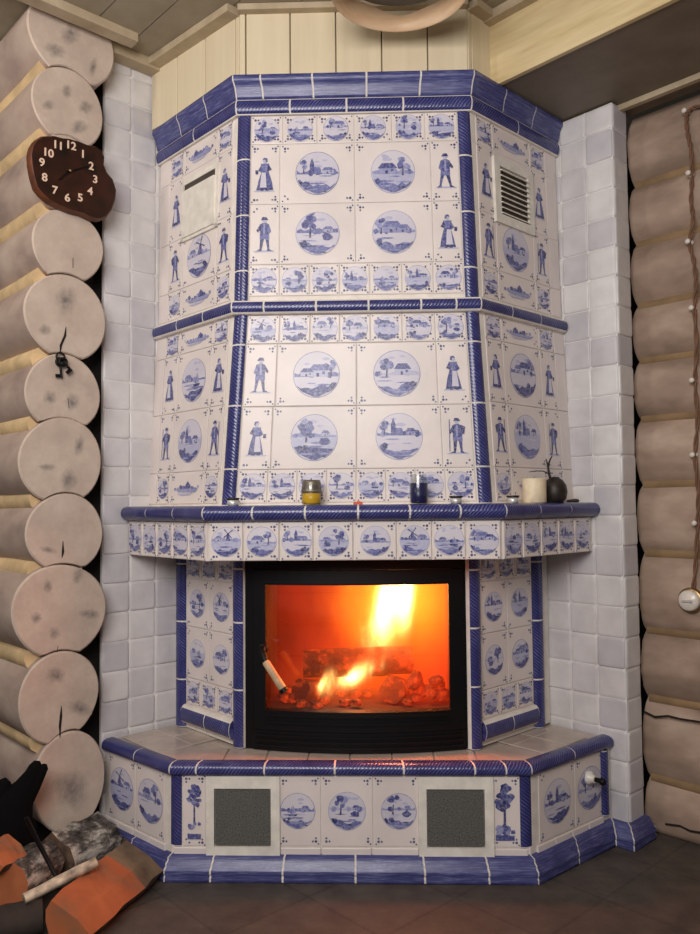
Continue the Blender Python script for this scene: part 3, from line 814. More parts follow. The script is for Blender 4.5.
bowed(mb, X0, X0+.03, ZI0+.002, ZI1, .05); bowed(mb, X1-.03, X1, ZI0+.002, ZI1, .05); bowed(mb, X0+.03, X1-.03, ZI1-.045, ZI1, .05); bowed(mb, X0+.03, X1-.03, ZI0+.002, ZI0+.07, .05, .006)
for k in range(3): bowed(mb, X0+.04, X1-.04, ZI0+.014+k*.018, ZI0+.022+k*.018, .01, .012)
mb.build('outer_frame', iron, ins)
mb = MB()
bowed(mb, X0+.032, GX0, ZI0+.072, ZI1-.047, .035, .008); bowed(mb, GX1, X1-.032, ZI0+.072, ZI1-.047, .035, .008)
bowed(mb, GX0, GX1, ZI0+.072, GZ0, .035, .008); bowed(mb, GX0, GX1, GZ1, ZI1-.047, .035, .008)
for z in (GZ0-.02, GZ0-.045): bowed(mb, GX0, GX1, z, z+.01, .01, .014)
bowed(mb, GX0-.012, GX1+.012, GZ1+.006, GZ1+.016, .01, .014)
door = mb.build('stove_door', iron, ins)
mb = MB(); bowed(mb, GX0, GX1, GZ0, GZ1, .004, -.018); pane = mb.build('door_glass', glass, door); pane['label'] = 'fire glass pane'
h0, h1 = on_y(265, 661, 2.765), on_y(283, 689, 2.745)
mb = MB(); d = (h1-h0)
mb.tube([h0, h0+d*.08, h0+d*.5, h0+d*.92, h1], [.010, .0135, .0135, .0145, .013], 14)
hd = mb.build('door_handle', ash, door); hd['label'] = 'pale wooden handle'
mb = MB(); mb.tube([h1-d*.02, h1+d*.1], .0155, 14); mb.build('handle_cap', iron, hd)
mb = MB(); mb.tube([on_y(263, 648, 2.82), on_y(262, 651, 2.77), h0, h0+d*.06], [.012, .012, .011, .011], 10); mb.lathe(on_y(263, 648, 2.822), [(.02, 0), (.02, .012), (.012, .016)], 16, 0, (0, -1, 0), True); mb.build('handle_bracket', iron, hd)
# firebox: floor, back, cheeks, roof
FY0, FY1 = 2.87, 3.30; fz0, fz1 = .5, 1.02
mb = MB(); th = .03
def slab(x0, x1, y0, y1, z0, z1, mi=0): mb.box(((x0+x1)/2, (y0+y1)/2, (z0+z1)/2), ((x1-x0)/2, 0, 0), (0, (y1-y0)/2, 0), (0, 0, (z1-z0)/2), mi)
bx0, bx1 = GX0-.015, GX1+.015
slab(bx0, bx1, FY1, FY1+th, fz0, fz1); slab(bx0-th, bx0, FY0, FY1+th, fz0-th, fz1+th); slab(bx1, bx1+th, FY0, FY1+th, fz0-th, fz1+th)
slab(bx0, bx1, FY0, FY1+th, fz0-th, fz0); slab(bx0, bx1, FY0, FY1+th, fz1, fz1+th)
for k in range(1, 4): slab(bx0, bx1, FY1-.008, FY1, fz0+k*.125, fz0+k*.125+.006)
mb.build('firebox', brick, ins)
def rough_log(name, p0, p1, r, mat, sides=12, seg=7, seed=0, parent=None, flat=None, mats=None, jit=.12):
    R = random.Random(seed); p0 = Vector(p0); p1 = Vector(p1); ax = (p1-p0).normalized(); a = ax.orthogonal().normalized(); b = ax.cross(a)
    base = [1+R.uniform(-jit, jit) for _ in range(sides)]
    rows = []
    for i in range(seg+1):
        c = p0.lerp(p1, i/seg)
        rows.append([c+(a*math.cos(2*math.pi*k/sides)+b*math.sin(2*math.pi*k/sides))*r*base[k]*(1+R.uniform(-jit, jit)*.5) for k in range(sides)])
    m = MB(); m.grid(rows, 0, None, (1, 1, 1), True, True); m.face(list(reversed(rows[0])), 1 if mats else 0); m.face(rows[-1], 1 if mats else 0)
    return m.build(name, mats or mat, parent, (p0+p1)/2)
g = 'logs burning in the firebox'
def bl(name, px0, px1, Y0, Y1, r, seed, lab):
    o = rough_log(name, on_y(px0[0], px0[1], Y0), on_y(px1[0], px1[1], Y1), r, ember_log, seed=seed); tag(o, lab, 'burning log', g); return o
bl('burning_log', (303, 664), (412, 660), 3.02, 3.06, .05, 1, 'long charred log lying across the top of the fire')
bl('burning_log', (300, 690), (330, 692), 2.98, 3.16, .042, 2, 'short charred log end at the left under the crossing log')
bl('burning_log', (392, 690), (408, 692), 2.98, 3.17, .05, 3, 'dark charred log propping the right end of the crossing log')
R5 = random.Random(12)
for k in range(34):
    x = R5.uniform(285, 445); y = R5.uniform(699, 706); Y = R5.uniform(2.93, 3.12)
    p = on_z(x, 700, .515); p = Vector((-.37+.58*R5.random(), 2.93+.25*R5.random(), .512+.012*R5.random())); r = R5.uniform(.012, .024)
    if k > 24: p = Vector((R5.uniform(.11, .23), R5.uniform(2.94, 3.08), R5.uniform(.53, .6))); r = R5.uniform(.02, .032)
    mb = MB(); q5 = random.Random(k); ln = Vector((q5.uniform(-1, 1), q5.uniform(-.6, .6), q5.uniform(-.3, .5))).normalized()*r*1.3; a_ = ln.orthogonal().normalized(); b_ = ln.normalized().cross(a_)
    rows = [[p+ln*t_+(a_*math.cos(k_*1.047)+b_*math.sin(k_*1.047))*r*w_*q5.uniform(.75, 1.2) for k_ in range(6)] for t_, w_ in ((-1, .55), (-.4, .95), (.4, .9), (1, .5))]
    mb.grid(rows, 0, None, (1, 1, 1), False, True); mb.face(rows[0][::-1]); mb.face(rows[-1])
    tag(mb.build('glowing_coal', coalm, None, p), 'glowing red coal in the ember bed under the burning logs', 'coal', 'glowing coals')

# flames: emitting gas inside the firebox
def mat_fire():
    t = NT('flame_gas'); P = t.n('ShaderNodeTexCoord').outputs['Object']
    sp = t.n('ShaderNodeSeparateXYZ', {0: P}); x, y, z = sp.outputs
    nv = t.noise(t.mapping(P, (7, 7, 3.2)), 1., 4, .6); nb = t.noise(t.mapping(P, (18, 18, 8)), 1., 3, .6)
    wob = t.math('MULTIPLY', t.math('SUBTRACT', nv, .5), .22)
    def gauss(cx, cz, sx, sz, cy=.2, sy=.12, shear=0.):
        dx = t.math('DIVIDE', t.math('SUBTRACT', t.math('ADD', t.math('ADD', x, wob), t.math('MULTIPLY', t.math('SUBTRACT', z, cz), -shear)), cx), sx)
        dz = t.math('DIVIDE', t.math('SUBTRACT', t.math('ADD', z, t.math('MULTIPLY', wob, .5)), cz), sz); dy = t.math('DIVIDE', t.math('SUBTRACT', y, cy), sy)
        q = t.math('ADD', t.math('ADD', t.math('MULTIPLY', dx, dx), t.math('MULTIPLY', dz, dz)), t.math('MULTIPLY', dy, dy))
        return t.math('EXPONENT', t.math('MULTIPLY', q, -1.))
    nn = t.n('ShaderNodeMapRange', {0: nb, 1: .38, 2: .62, 3: .1, 4: 1.7}).outputs[0]
    core_ = t.math('MULTIPLY', gauss(.14, .375, .036, .11, shear=.22), t.math('MULTIPLY', nn, 130.))
    halo = t.math('MULTIPLY', t.math('MULTIPLY', gauss(.16, .38, .16, .16), 17.), t.n('ShaderNodeMapRange', {0: nv, 1: .3, 2: .7, 3: .55, 4: 1.3}).outputs[0])
    low = t.math('MULTIPLY', gauss(.0, .105, .028, .034, .1, .06, shear=.9), t.math('MULTIPLY', nn, 130.))
    low2 = t.math('MULTIPLY', gauss(-.115, .085, .012, .025, .06, .05), t.math('MULTIPLY', nn, 90.))
    lhalo = t.math('MULTIPLY', gauss(.0, .08, .16, .07, .12, .1), 2.0)
    haze = t.math('MULTIPLY', t.n('ShaderNodeMapRange', {0: nv, 1: .3, 2: .7, 3: .25, 4: 1.75}).outputs[0], t.n('ShaderNodeMapRange', {0: x, 1: -.3, 2: .3, 3: .6, 4: 3.2}).outputs[0])
    hot = t.math('ADD', t.math('ADD', core_, low), low2); mid = t.math('ADD', halo, lhalo)
    e1 = t.n('ShaderNodeEmission', {0: (1, .55, .16, 1), 1: hot}); e2 = t.n('ShaderNodeEmission', {0: (1, .26, .012, 1), 1: mid}); e3 = t.n('ShaderNodeEmission', {0: (1, .038, .004, 1), 1: haze})
    a = t.n('ShaderNodeAddShader', {0: e1, 1: e2}); b = t.n('ShaderNodeAddShader', {0: a, 1: e3})
    t.t.links.new(b.outputs[0], t.out.inputs['Volume']); return t.m
FO = Vector((-.08, 2.9, .51))
mb = MB(); mb.box((XC, (2.9+FY1-.005)/2, (.505+fz1-.005)/2), ((bx1-bx0)/2-.004, 0, 0), (0, (FY1-.005-2.9)/2, 0), (0, 0, (fz1-.01-.505)/2))
fl = mb.build('flames', mat_fire(), None, FO); tag(fl, 'bright yellow and orange flames filling the stove behind the glass', 'fire', None, 'stuff')

# ------------------------------------------------------------------ pine panelling above the cornice
pan = MB(); pl = list(ut_o); _e = wl(151.5, 100); pl[0] = (_e.x, _e.y); zt = 3.035
pan.prism([V3(p, ZT-.005) for p in inset(pl, .012)]+[V3(CORNER, ZT-.005)], [V3(p, zt) for p in inset(pl, .012)]+[V3(CORNER, zt)], 1)
def planks(a, b, cuts, th=.012):
    a = Vector((*a, 0)); b = Vector((*b, 0)); d = (b-a).normalized(); n = Vector((d.y, -d.x, 0)); L = (b-a).length
    for f0, f1 in zip(cuts, cuts[1:]):
        g_ = .0022; p0 = a+d*(f0*L+g_)-n*th; p1 = a+d*(f1*L-g_)-n*th; e = .002
        q = [p0, p0+n*(th-e), p0+n*th+d*e, p1+n*th-d*e, p1+n*(th-e), p1]
        pan.prism([v+Z*(ZT-.004) for v in q], [v+Z*zt for v in q], 0)
planks(pl[0], pl[1], [0, .32, .64, .96, 1]); planks(pl[1], pl[2], [0, .03, .225, .425, .625, .825, 1]); planks(pl[2], pl[3], [0, .04, .36, .68, 1])
struct(pan.build('panelling', [pine, soffitw]), 'pale pine board panelling above the blue cornice', 'panelling')

# ------------------------------------------------------------------ ceiling, trims, dropped beam
ZC = 3.035
mb = MB(); dirp = Vector((S, -S, 0)); acr = Vector((S, S, 0)); w = .163
for k in range(-14, 14):
    c = Vector((-.1, 2.6, ZC+.012))+acr*(k*w+.055)
    mb.box(c, dirp*2.6, acr*(w/2-.002), Z*.012)
mb.box((-.1, 2.6, ZC+.034), dirp*2.6, acr*2.4, Z*.01, 1)
struct(mb.build('ceiling', [ceilm, slotm]), 'grey beige boarded ceiling', 'ceiling')
def trim(name, a, b, n, wdt, z0, z1, mat):
    m = MB(); a = Vector((*a, 0)); b = Vector((*b, 0)); d = (b-a)/2; m.box((a+b)/2+n*wdt/2+Z*(z0+z1)/2, d, n*wdt/2, Z*(z1-z0)/2); return struct(m.build(name, mat))
ll0, ll1 = WA+TL*-1.2+NL*.12, WA+TL*-.19+NL*.12
trim('trim_1', (ll0.x, ll0.y), (ll1.x, ll1.y), NL, .055, 3.0, 3.034, trimw)
ll0, ll1 = WA+TL*-.25, WA+TL*-.0
trim('trim_2', (ll0.x, ll0.y), (ll1.x, ll1.y), NL, .06, 2.995, 3.034, trimw)
nl = Vector((-S, -S, 0))
trim('trim_3', pl[0], pl[1], nl, .05, 3.006, 3.034, trimw)
trim('trim_4', pl[1], pl[2], Vector((0, -1, 0)), .03, 3.012, 3.034, trimw)
bp = Vector((.352, 2.765, 0))+Vector((S, S, 0))*.115
trim('trim_5', pl[2], (bp.x, bp.y), Vector((S, -S, 0)), .045, 3.006, 3.034, trimw)
trim('trim_6', (bp.x-.02, bp.y+.02), (bp.x+1.8, bp.y-1.8), Vector((-S, -S, 0)), .04, 3.0, 3.034, trimw)
# dropped beam along the right wall: light vertical face, shade painted into soffit
def diagbox(name, s0, s1, z0, z1, mat, ln0, ln1):
    # between x+y = s0 and s1, running along (1,-1)
    m = MB(); o = Vector((S, S, 0)); c0 = o*(s0*S); c1 = o*(s1*S)
    a = TR*ln0; b = TR*ln1
    q = [c0+a, c0+b, c1+b, c1+a]
    m.prism([v+Z*z0 for v in q][::-1], [v+Z*z1 for v in q][::-1]); return m.build(name, mat)
def lt(x, y): return (Vector((x, y, 0))-Vector((0, 0, 0))).dot(TR)
l0 = lt(.42, 2.86)
b1 = struct(diagbox('beam_face', 3.275, 3.30, 2.772, 3.034, beamw, l0, l0+2.4), 'light varnished vertical board of the dropped ceiling beam', 'beam')
b2 = struct(diagbox('beam_soffit', 3.30, 4.12, 2.778, 2.80, soffitw, l0-.9, l0+2.4), 'underside of the dropped beam over the right wall, its shade put into the colour', 'beam')
trim('trim_7', tuple((WB+NR*-.08+TR*.2)[:2]), tuple((WB+NR*-.08+TR*1.8)[:2]), NR, .022, 2.755, 2.777, trimw)

# ------------------------------------------------------------------ round ceiling lamp with a wooden rim
LC = on_y(400, -10, 2.42); rr = .222
lamp = empty('ceiling_lamp', LC); tag(lamp, 'round wooden ceiling lamp rim at the top edge, in front of pine boards', 'lamp')
mb = MB(); n = 64; rows = [[], [], [], []]
for k in range(n):
    a = 2*math.pi*k/n; wv = .012*math.sin(3*a+.6)+.006*math.sin(7*a)
    e = Vector((math.cos(a), math.sin(a), 0))
    rows[0].append(LC+e*rr); rows[1].append(LC+e*(rr-.006)+Z*.002); rows[2].append(LC+e*(rr-.012)+Z*(.066+wv)); rows[3].append(LC+e*(rr+.004)+Z*(.07+wv))
mb.grid(rows+[rows[0]], 0, None, (1, 1, 1), True, True); mb.build('lamp_rim', ringw, lamp)
mb = MB(); mb.lathe(LC+Z*.068, [(0, .0), (rr*.6, .0), (rr-.018, .012), (rr-.018, .02)], 48); mb.build('lamp_shade', greyshade, lamp)
mb = MB(); mb.lathe(LC+Z*.07, [(.05, 0), (.05, max(.03, ZC-LC.z-.05))], 20, 0, None, True); mb.build('ceiling_mount', greyshade, lamp)

# ------------------------------------------------------------------ tiled walls
WT = lin((222, 218, 216)); GT = lin((203, 199, 202))
def pillow(P, a0, a1, z0, z1, col, th=.005, gap=.0014):
    W = P.width(z0); R = rnd; ga = gap/W
    w, h = (a1-a0)*W, z1-z0
    def ring(ins, rad, hh):
        pts = []
        for cx, cz, s0 in ((1, 0, -90), (1, 1, 0), (0, 1, 90), (0, 0, 180)):
            for k in range(4):
                an = math.radians(s0+k*30); x = (w-ins-rad if cx else ins+rad)+rad*math.cos(an); z = (h-ins-rad if cz else ins+rad)+rad*math.sin(an)
                pts.append((x, z, hh))
        return pts
    j = [R.uniform(-.002, .002) for _ in range(3)]
    def mp(p):
        x, z, hh = p; hh = hh+(j[0]+j[1]*(x/w-.5)+j[2]*(z/h-.5) if hh > .002 else 0)
        return P.at(a0+x/W, z0+z, hh)
    rings = [[mp(p) for p in ring(i, r, h_)] for i, r, h_ in ((gap, .009, 0), (gap+.001, .010, th*.6), (gap+.004, .012, th*.92), (gap+.010, .012, th))]
    P.mb.grid(rings, 0, None, col, True, True); P.mb.face(rings[-1], 0, None, col, True)
def tile_wall(name, a, b, z0, z1, xs_, pitch, n, label, back, depth=.12, ztop=None):
    a = Vector(a); b = Vector(b); P = Panel(a+Z*z0, b+Z*z0, b+Z*z1, a+Z*z1); L = (b-a).length
    for x0, x1 in zip(xs_, xs_[1:]):
        zz = z0
        while zz < z1-.02:
            k = rnd.random(); c = WT if k < .55 else (GT if k < .8 else tuple((p+q)/2 for p, q in zip(WT, GT))); v = rnd.uniform(.96, 1.03); c = tuple(q*v for q in c)
            pillow(P, x0/L, x1/L, zz, min(zz+pitch, z1), c); zz += pitch
    return P
# left slab
l_lo = -.233; a = WA+TL*l_lo+NL*-.011; b = WA+TL*.9+NL*-.011
xsL = [0, .111, .2225, .333, .444]
P = tile_wall('wall_left', a, b, .062, 3.03, xsL, .1115, 4, '', None)
q = [a, b, b-NL*.016, a-NL*.016]; P.mb.prism([v+Z*.0 for v in q], [v+Z*3.03 for v in q], 1)
struct(P.mb.build('wall_left', [whitetile, grout_w]), 'white handmade tile wall left of the fireplace', 'wall')
a = WB+TR*-.9+NR*-.011; b = edge+NR*-.011
xsR = [.9+.235-.113*k for k in range(4, -1, -1)]
P = tile_wall('wall_right', a, b, .062, 2.772, xsR, .1135, 4, '', None)
q = [a, b, b-NR*.108, a-NR*.108]; P.mb.prism([v+Z*0 for v in q], [v+Z*2.772 for v in q], 1)
mbR = P.mb
P2 = Panel(b+Z*.062, b-NR*.108+Z*.062, b-NR*.108+Z*2.772, b+Z*2.772); P2.mb = mbR
zz = .062
while zz < 2.75:
    k = rnd.random(); c = WT if k < .5 else GT; pillow(P2, 0, 1, zz, min(zz+.1135, 2.772), tuple(v*.97 for v in c)); zz += .1135
struct(mbR.build('wall_right', [whitetile, grout_w]), 'white handmade tile wall right of the fireplace with a tiled free edge', 'wall')

# ------------------------------------------------------------------ left log wall: log ends towards the room
FACE = .085
K = .00357
rowsL = [(73, 40, 46, 45), (69, 107, 37, 41), (70, 177, 38, 42), (69, 246, 37, 38), (67, 317, 42, 44), (64, 393, 38, 40), (62, 461, 43, 43), (66, 533, 39, 40), (61, 611, 48, 46), (60, 697, 40, 45), (70, 782, 37, 50)]
cen = []
for px, py, rx, ry in rowsL:
    p = wl(px, py, FACE); cen.append(((p-WA).dot(TL), p.z, rx*K, ry*K))
walllog = empty('wall_left_log', WA+TL*-.43+NL*FACE); struct(walllog, 'stack of whitewashed round log ends left of the white tiles', 'log wall')
cracks = {4: [(66, 327), (65, 336), (61, 345), (60, 355)], 9: [(61.5, 706), (61, 716), (60, 726), (60, 738)], 7: [(63, 541), (63, 552), (62, 558)], 5: [(68, 398), (69, 408)], 3: [(73, 258), (73, 268)], 8: [(58, 646), (57, 652)]}
spots = {8: [(48, 586, 4, 6, 0), (78, 576, 4, 7, .3), (36, 618, 5, 5, 0), (90, 614, 8, 4, .1), (54, 633, 5, 5, 0)], 6: [(79, 446, 4, 8, .2), (47, 467, 7, 3, 0), (69, 480, 7, 9, 0)], 1: [(67, 91, 4, 6, 0), (86, 107, 6, 5, 0), (48, 105, 5, 4, 0), (79, 127, 7, 6, 0)], 0: [(93, 67, 3, 8, .2), (55, 50, 9, 6, .5), (70, 35, 8, 8, 0)], 4: [(45, 330, 5, 5, 0), (66, 300, 9, 12, 0)], 5: [(50, 398, 6, 6, 0), (72, 402, 6, 7, 0)], 7: [(48, 550, 8, 2.5, .2)], 10: [(72, 790, 14, 16, 0)], 9: [(56, 675, 8, 7, 0), (80, 708, 10, 6, .3)]}
for i, (ca, cz, ra, rz) in enumerate(cen):
    R = random.Random(40+i); N_ = 44; pts = []
    ph = R.uniform(0, 6)
    for k in range(N_):
        an = 2*math.pi*k/N_; w_ = 1+.02*math.sin(2*an+ph)+.014*math.sin(3*an+ph*2)
        x, z = ca+ra*w_*math.cos(an), cz+rz*w_*math.sin(an)
        if i+1 < len(cen):
            c2a, c2z, r2a, r2z = cen[i+1]
            e = ((x-c2a)/r2a)
            if abs(e) < 1:
                zt_ = c2z+r2z*math.sqrt(1-e*e)*1.012
                if z < zt_ and z < cz: z = zt_
        pts.append((x, max(min(z, 3.03), .0)))
    if i == len(cen)-1: pts = [(x, max(z, .005)) for x, z in pts]
    f = lambda x, z, d: WA+TL*x+NL*(FACE+d)+Z*z
    mb = MB(); sc_ = lambda s_: [(ca+(x-ca)*s_, cz+(z-cz)*s_) for x, z in pts]
    r0 = [f(x, z, -3.2) for x, z in pts]; r1 = [f(x, z, -.006) for x, z in pts]; r2 = [f(x, z, 0) for x, z in sc_(.965)]
    rm = [f(x, z, -.4) for x, z in pts]
    mb.grid([r0, rm, r1], 0, None, (1, 1, 1), True, True); mb.grid([r1, r2], 1, None, (1, 1, 1), False, True); mb.face(r2, 1)
    for px, py, rx, ry, an in spots.get(i, []):
        jj = [R.uniform(.85, 1.15) for _ in range(18)]
        for st in range(6):
            q_ = 1.3-st*.2; pp = []
            for k in range(18):
                t_ = 2*math.pi*k/18; u_, v_ = rx*q_*jj[k]*math.cos(t_), ry*q_*jj[k]*math.sin(t_)
                pp.append(wl(px+u_*math.cos(an)-v_*math.sin(an), py+u_*math.sin(an)+v_*math.cos(an), FACE+.0004+.0002*st))
            g_ = 1-.14*(st+1); mb.face(pp[::-1], 1, None, (g_, g_, g_))
    if i in cracks:
        c_ = cracks[i]; n_ = len(c_)
        lf = [wl(x-(1.3 if 0 < k < n_-1 else .3), y, FACE+.0012) for k, (x, y) in enumerate(c_)]; rt = [wl(x+(1.3 if 0 < k < n_-1 else .3), y, FACE+.0012) for k, (x, y) in enumerate(c_)]
        for k in range(n_-1): mb.face([lf[k], lf[k+1], rt[k+1], rt[k]], 4)
    mb.build('log', [logsideL, logend, smudge, smudge2, crackm], walllog)
for i in range(len(cen)-1):
    a_, b_ = cen[i], cen[i+1]; zj = b_[1]+b_[3]*.93; xx = (a_[0]+b_[0])/2
    m = MB(); m.tube([WA+TL*(xx-.072+rnd.uniform(-.003, .003))+NL*(FACE-.03-.2*k)+Z*(zj-.012+rnd.uniform(-.004, .004)) for k in range(17)], .042, 10); m.build('caulk_rope', caulk, walllog)
m = MB(); m.box(WA+TL*-.325+NL*(-.085)+Z*1.51, TL*.13, NL*.03, Z*1.5); m.build('gap_shade_sheet', gap_shade, walllog)  # added dark sheet painting the shade between log ends and tiles

# ------------------------------------------------------------------ right log wall
wr_ = empty('wall_right_log', WB+TR*.8+NR*-.3); struct(wr_, 'whitewashed tan log wall at the right edge', 'log wall')
zb = [2.78, 2.50, 2.265, 2.02, 1.80, 1.57, 1.315, 1.05, .75, .495, .19, -.06]
CREST = -.165
for i in range(len(zb)-1):
    z1, z0 = zb[i], zb[i+1]; h = z1-z0; zc = (z0+z1)/2
    R = random.Random(90+i); rows = []
    for k in range(9):
        s_ = .055+2.1*k/8; row = []
        for j in range(13):
            t_ = -1+2*j/12; bulge = math.sqrt(max(1-(t_*.93)**2, 0)); dz = R.uniform(-.004, .004)
            row.append(WB+TR*(.16+s_)+NR*(CREST-.085*(1-bulge)+R.uniform(-.003, .003))+Z*max(zc+t_*h/2+dz*(1-abs(t_)), 0))
        rows.append(row)
    m = MB(); m.grid(rows, 0)
    bk = [[WB+TR*(.215)+NR*(CREST-.25)+Z*max(z, 0) for z in (z0, z1)], [WB+TR*(2.36)+NR*(CREST-.25)+Z*max(z, 0) for z in (z0, z1)]]
    m.grid(bk[::-1], 0, smooth=False); m.face(rows[0]+[bk[0][1], bk[0][0]], 0); m.face((rows[-1]+[bk[1][1], bk[1][0]])[::-1], 0)
    ck_ = {8: [(643, 711), (655, 717), (668, 716), (680, 719), (700, 722)], 10: [(665, 824), (680, 826), (690, 831), (702, 833)]}.get(i)
    if ck_:
        up = [wr(x, y-1.1, CREST+.006) for x, y in ck_]; dn = [wr(x, y+1.1, CREST+.006) for x, y in ck_]
        for k in range(len(ck_)-1): m.face([dn[k], dn[k+1], up[k+1], up[k]], 1)
    m.build('log', [logsideR, crackm], wr_)
    if 0 < i:
        m = MB(); m.tube([WB+TR*(.225+.26*k)+NR*(CREST-.058)+Z*(z1+R.uniform(-.004, .004)) for k in range(9)], .024, 8); m.build('caulk_rope', caulkR, wr_)

m = MB(); m.box(WB+TR*.12+NR*(-.46)+Z*1.37, TR*.5, NR*.02, Z*1.37); m.build('gap_shade_sheet', gap_shade, wr_)  # added dark sheet behind the logs, shade of the gap beside the tiled edge

# ------------------------------------------------------------------ floor
mb = MB(); mb.face([(-4.5, -3, 0), (4.5, -3, 0), (4.5, 5.6, 0), (-4.5, 5.6, 0)]); struct(mb.build('floor', floorm), 'dark brown stone tile floor', 'floor')

# ------------------------------------------------------------------ things on the mantel
def mant(px, y): 
    p = on_y(px, 503, y); return Vector((p.x, y, ZM))
SIDE0 = Vector((.415, 2.655, ZM))
def mside(px, off=.05):
    # on the right hand return of the mantel: plane parallel to its edge
    n = Vector((S, -S, 0)); p = on_plane(px, 503, Vector((FR_R[0], FR_R[1], 0))-n*off, n); return Vector((p.x, p.y, ZM))
def tealight(p, lab):
    t = tag(empty('tealight', p), lab, 'tealight', 'tealights on the mantel')
    m = MB(); m.lathe(p, [(0, 0), (.017, 0), (.0195, .004), (.0195, .019), (.0185, .019), (.0185, .012), (0, .012)], 24); m.build('tin_cup', steel, t)
    m = MB(); m.lathe(p+Z*.0121, [(0, .004), (.012, .003), (.018, 0)], 20); m.tube([p+Z*.014, p+Z*.024], .0015, 6); m.build('burnt_wax', potm, t)
    m = MB(); m.lathe(p, [(.0185, .018), (.020, .0185), (.0225, .023), (.023, .026), (.018, .0245), (.0185, .019)], 20)
    m.build('flared_rim', potm, t)
    return t
tealight(mant(233, 2.665), 'tealight at the foot of the left corner post')
tealight(mant(456, 2.665), 'tealight between the blue jar and the right corner post')
tealight(mside(513, .03), 'tealight beside the cream pillar candle')
def jar(name, p, r, h, lab, fillm, fill, lidh, lidmat):
    t = tag(empty(name, p), lab, 'jar candle' if lidh else 'glass jar')
    m = MB(); m.lathe(p, [(0, .003), (r*.8, .003), (r*.93, h*.1), (r*.93, fill), (0, fill)], 28); m.build('wax_filling', fillm, t)
    m = MB(); m.lathe(p, [(0, 0), (r*.86, 0), (r, h*.08), (r, h*.74), (r*.86, h*.86), (r*.86, h)], 28); m.build('glass_body', jarglass, t)
    if lidh:
        m = MB(); m.lathe(p+Z*(h-lidh), [(r*.9, -.012), (r*1.04, -.006), (r*1.04, .0), (r*.96, .003), (r*.98, .009), (r*.92, .012), (r*.94, lidh*.7), (r*.88, lidh), (0, lidh)], 28); m.build('ribbed_rim', lidmat, t)
    return t
jar('candle_jar', mant(311.5, 2.67), .034, .084, 'small glass jar of yellow wax with a grey ribbed top, on the mantel', yellowm, .046, .034, lidm)
jar('glass_jar', mant(419, 2.67), .031, .1, 'clear glass jar with deep blue filling, on the mantel', bluew, .07, 0, lidm)
p = mant(358, 2.66); mb = MB(); mb.box(p+Z*.0045, (.015, .002, 0), (-.001, .008, 0), (0, 0, .0045)); mb.box(p+Z*.01+Vector((.003, 0, 0)), (.006, 0, 0), (0, .005, 0), (0, 0, .0015))
tag(mb.build('lighter', redm, None, p), 'small red lighter lying at the middle of the mantel', 'lighter')
p = mside(534.5, .03); t = tag(empty('pillar_candle', p), 'thick cream pillar candle standing beside the dark round pot', 'candle')
mb = MB(); mb.lathe(p, [(0, 0), (.041, 0), (.0425, .003), (.0425, .083), (.040, .088), (.03, .084), (.01, .078), (0, .078)], 32); mb.build('wax_body', wax, t)
mb = MB(); mb.tube([p+Z*.077, p+Z*.088, p+Vector((.003, 0, .093))], .0013, 6); mb.build('wick', twigm, t)
p = mside(555, .026); t = tag(empty('round_pot', p), 'dark round pot with bare twigs at the right end of the mantel', 'pot')
mb = MB(); mb.lathe(p, [(0, 0), (.028, 0), (.041, .015), (.046, .04), (.042, .064), (.03, .082), (.018, .09), (.016, .094), (.013, .094), (.013, .085)], 28); mb.build('pot_body', potm, t)
def pw(px, py): return on_plane(px, py, p, Vector((S, -S, 0)))
mb = MB(); mb.tube([pw(551, 482), pw(549, 474), pw(548, 466), pw(546, 459)], [.005, .0045, .004, .002], 7); mb.tube([pw(548, 466), pw(550, 460), pw(552, 456)], [.0035, .003, .002], 6); mb.tube([pw(549, 474), pw(543, 471), pw(536, 471), pw(529, 472)], [.0025, .002, .0018, .001], 6)
mb.build('twig', twigm, t)
p0 = mside(570, .03)
for k, (dx, r, lb) in enumerate(((0, .011, 'small black pebble nearest the dark pot'), (1, .014, 'small black pebble at the far right end of the mantel'))):
    q = p0+Vector((S, S, 0))*(.034*dx); mb = MB(); mb.lathe(q, [(0, 0), (r, .001), (r*1.25, r*.4), (r, r*.85), (0, r)], 14); tag(mb.build('pebble', potm, None, q), lb, 'pebble', 'black pebbles')

# ------------------------------------------------------------------ burl clock
CO = FACE+.002
cpx = [(118, 545), (132, 522), (155, 508), (200, 505), (235, 514), (260, 516), (300, 528), (330, 540), (360, 545), (380, 560), (392, 585), (390, 615), (402, 645), (425, 672), (437, 710), (434, 745), (420, 785), (400, 812), (375, 822), (345, 818), (310, 800), (270, 790), (225, 772), (185, 752), (155, 725), (135, 700), (122, 655), (114, 610), (112, 575)]
def cw(x, y, off): return wl(x/3.7375, y/3.7375, off)
cc = cw(260, 640, CO)
clk = tag(empty('burl_clock', cc), 'dark brown burl wood slab clock with cream numerals hung on the log ends', 'clock')
mb = MB(); bk = [cw(x, y, CO+.034)-NL*.034 for x, y in cpx]; md = [v+NL*.028 for v in bk]; cm = sum(bk, Vector())/len(bk); fr_ = [cm+(v-cm)*.965+NL*.036 for v in bk]
mb.grid([bk, md, fr_], 1, None, (1, 1, 1), True, True); mb.face(fr_, 0); mb.face(bk[::-1], 1)
mb.build('clock_face', [burl, burledge], clk)
deps = None
rotm = Matrix((TL, Z, NL)).transposed().to_4x4()
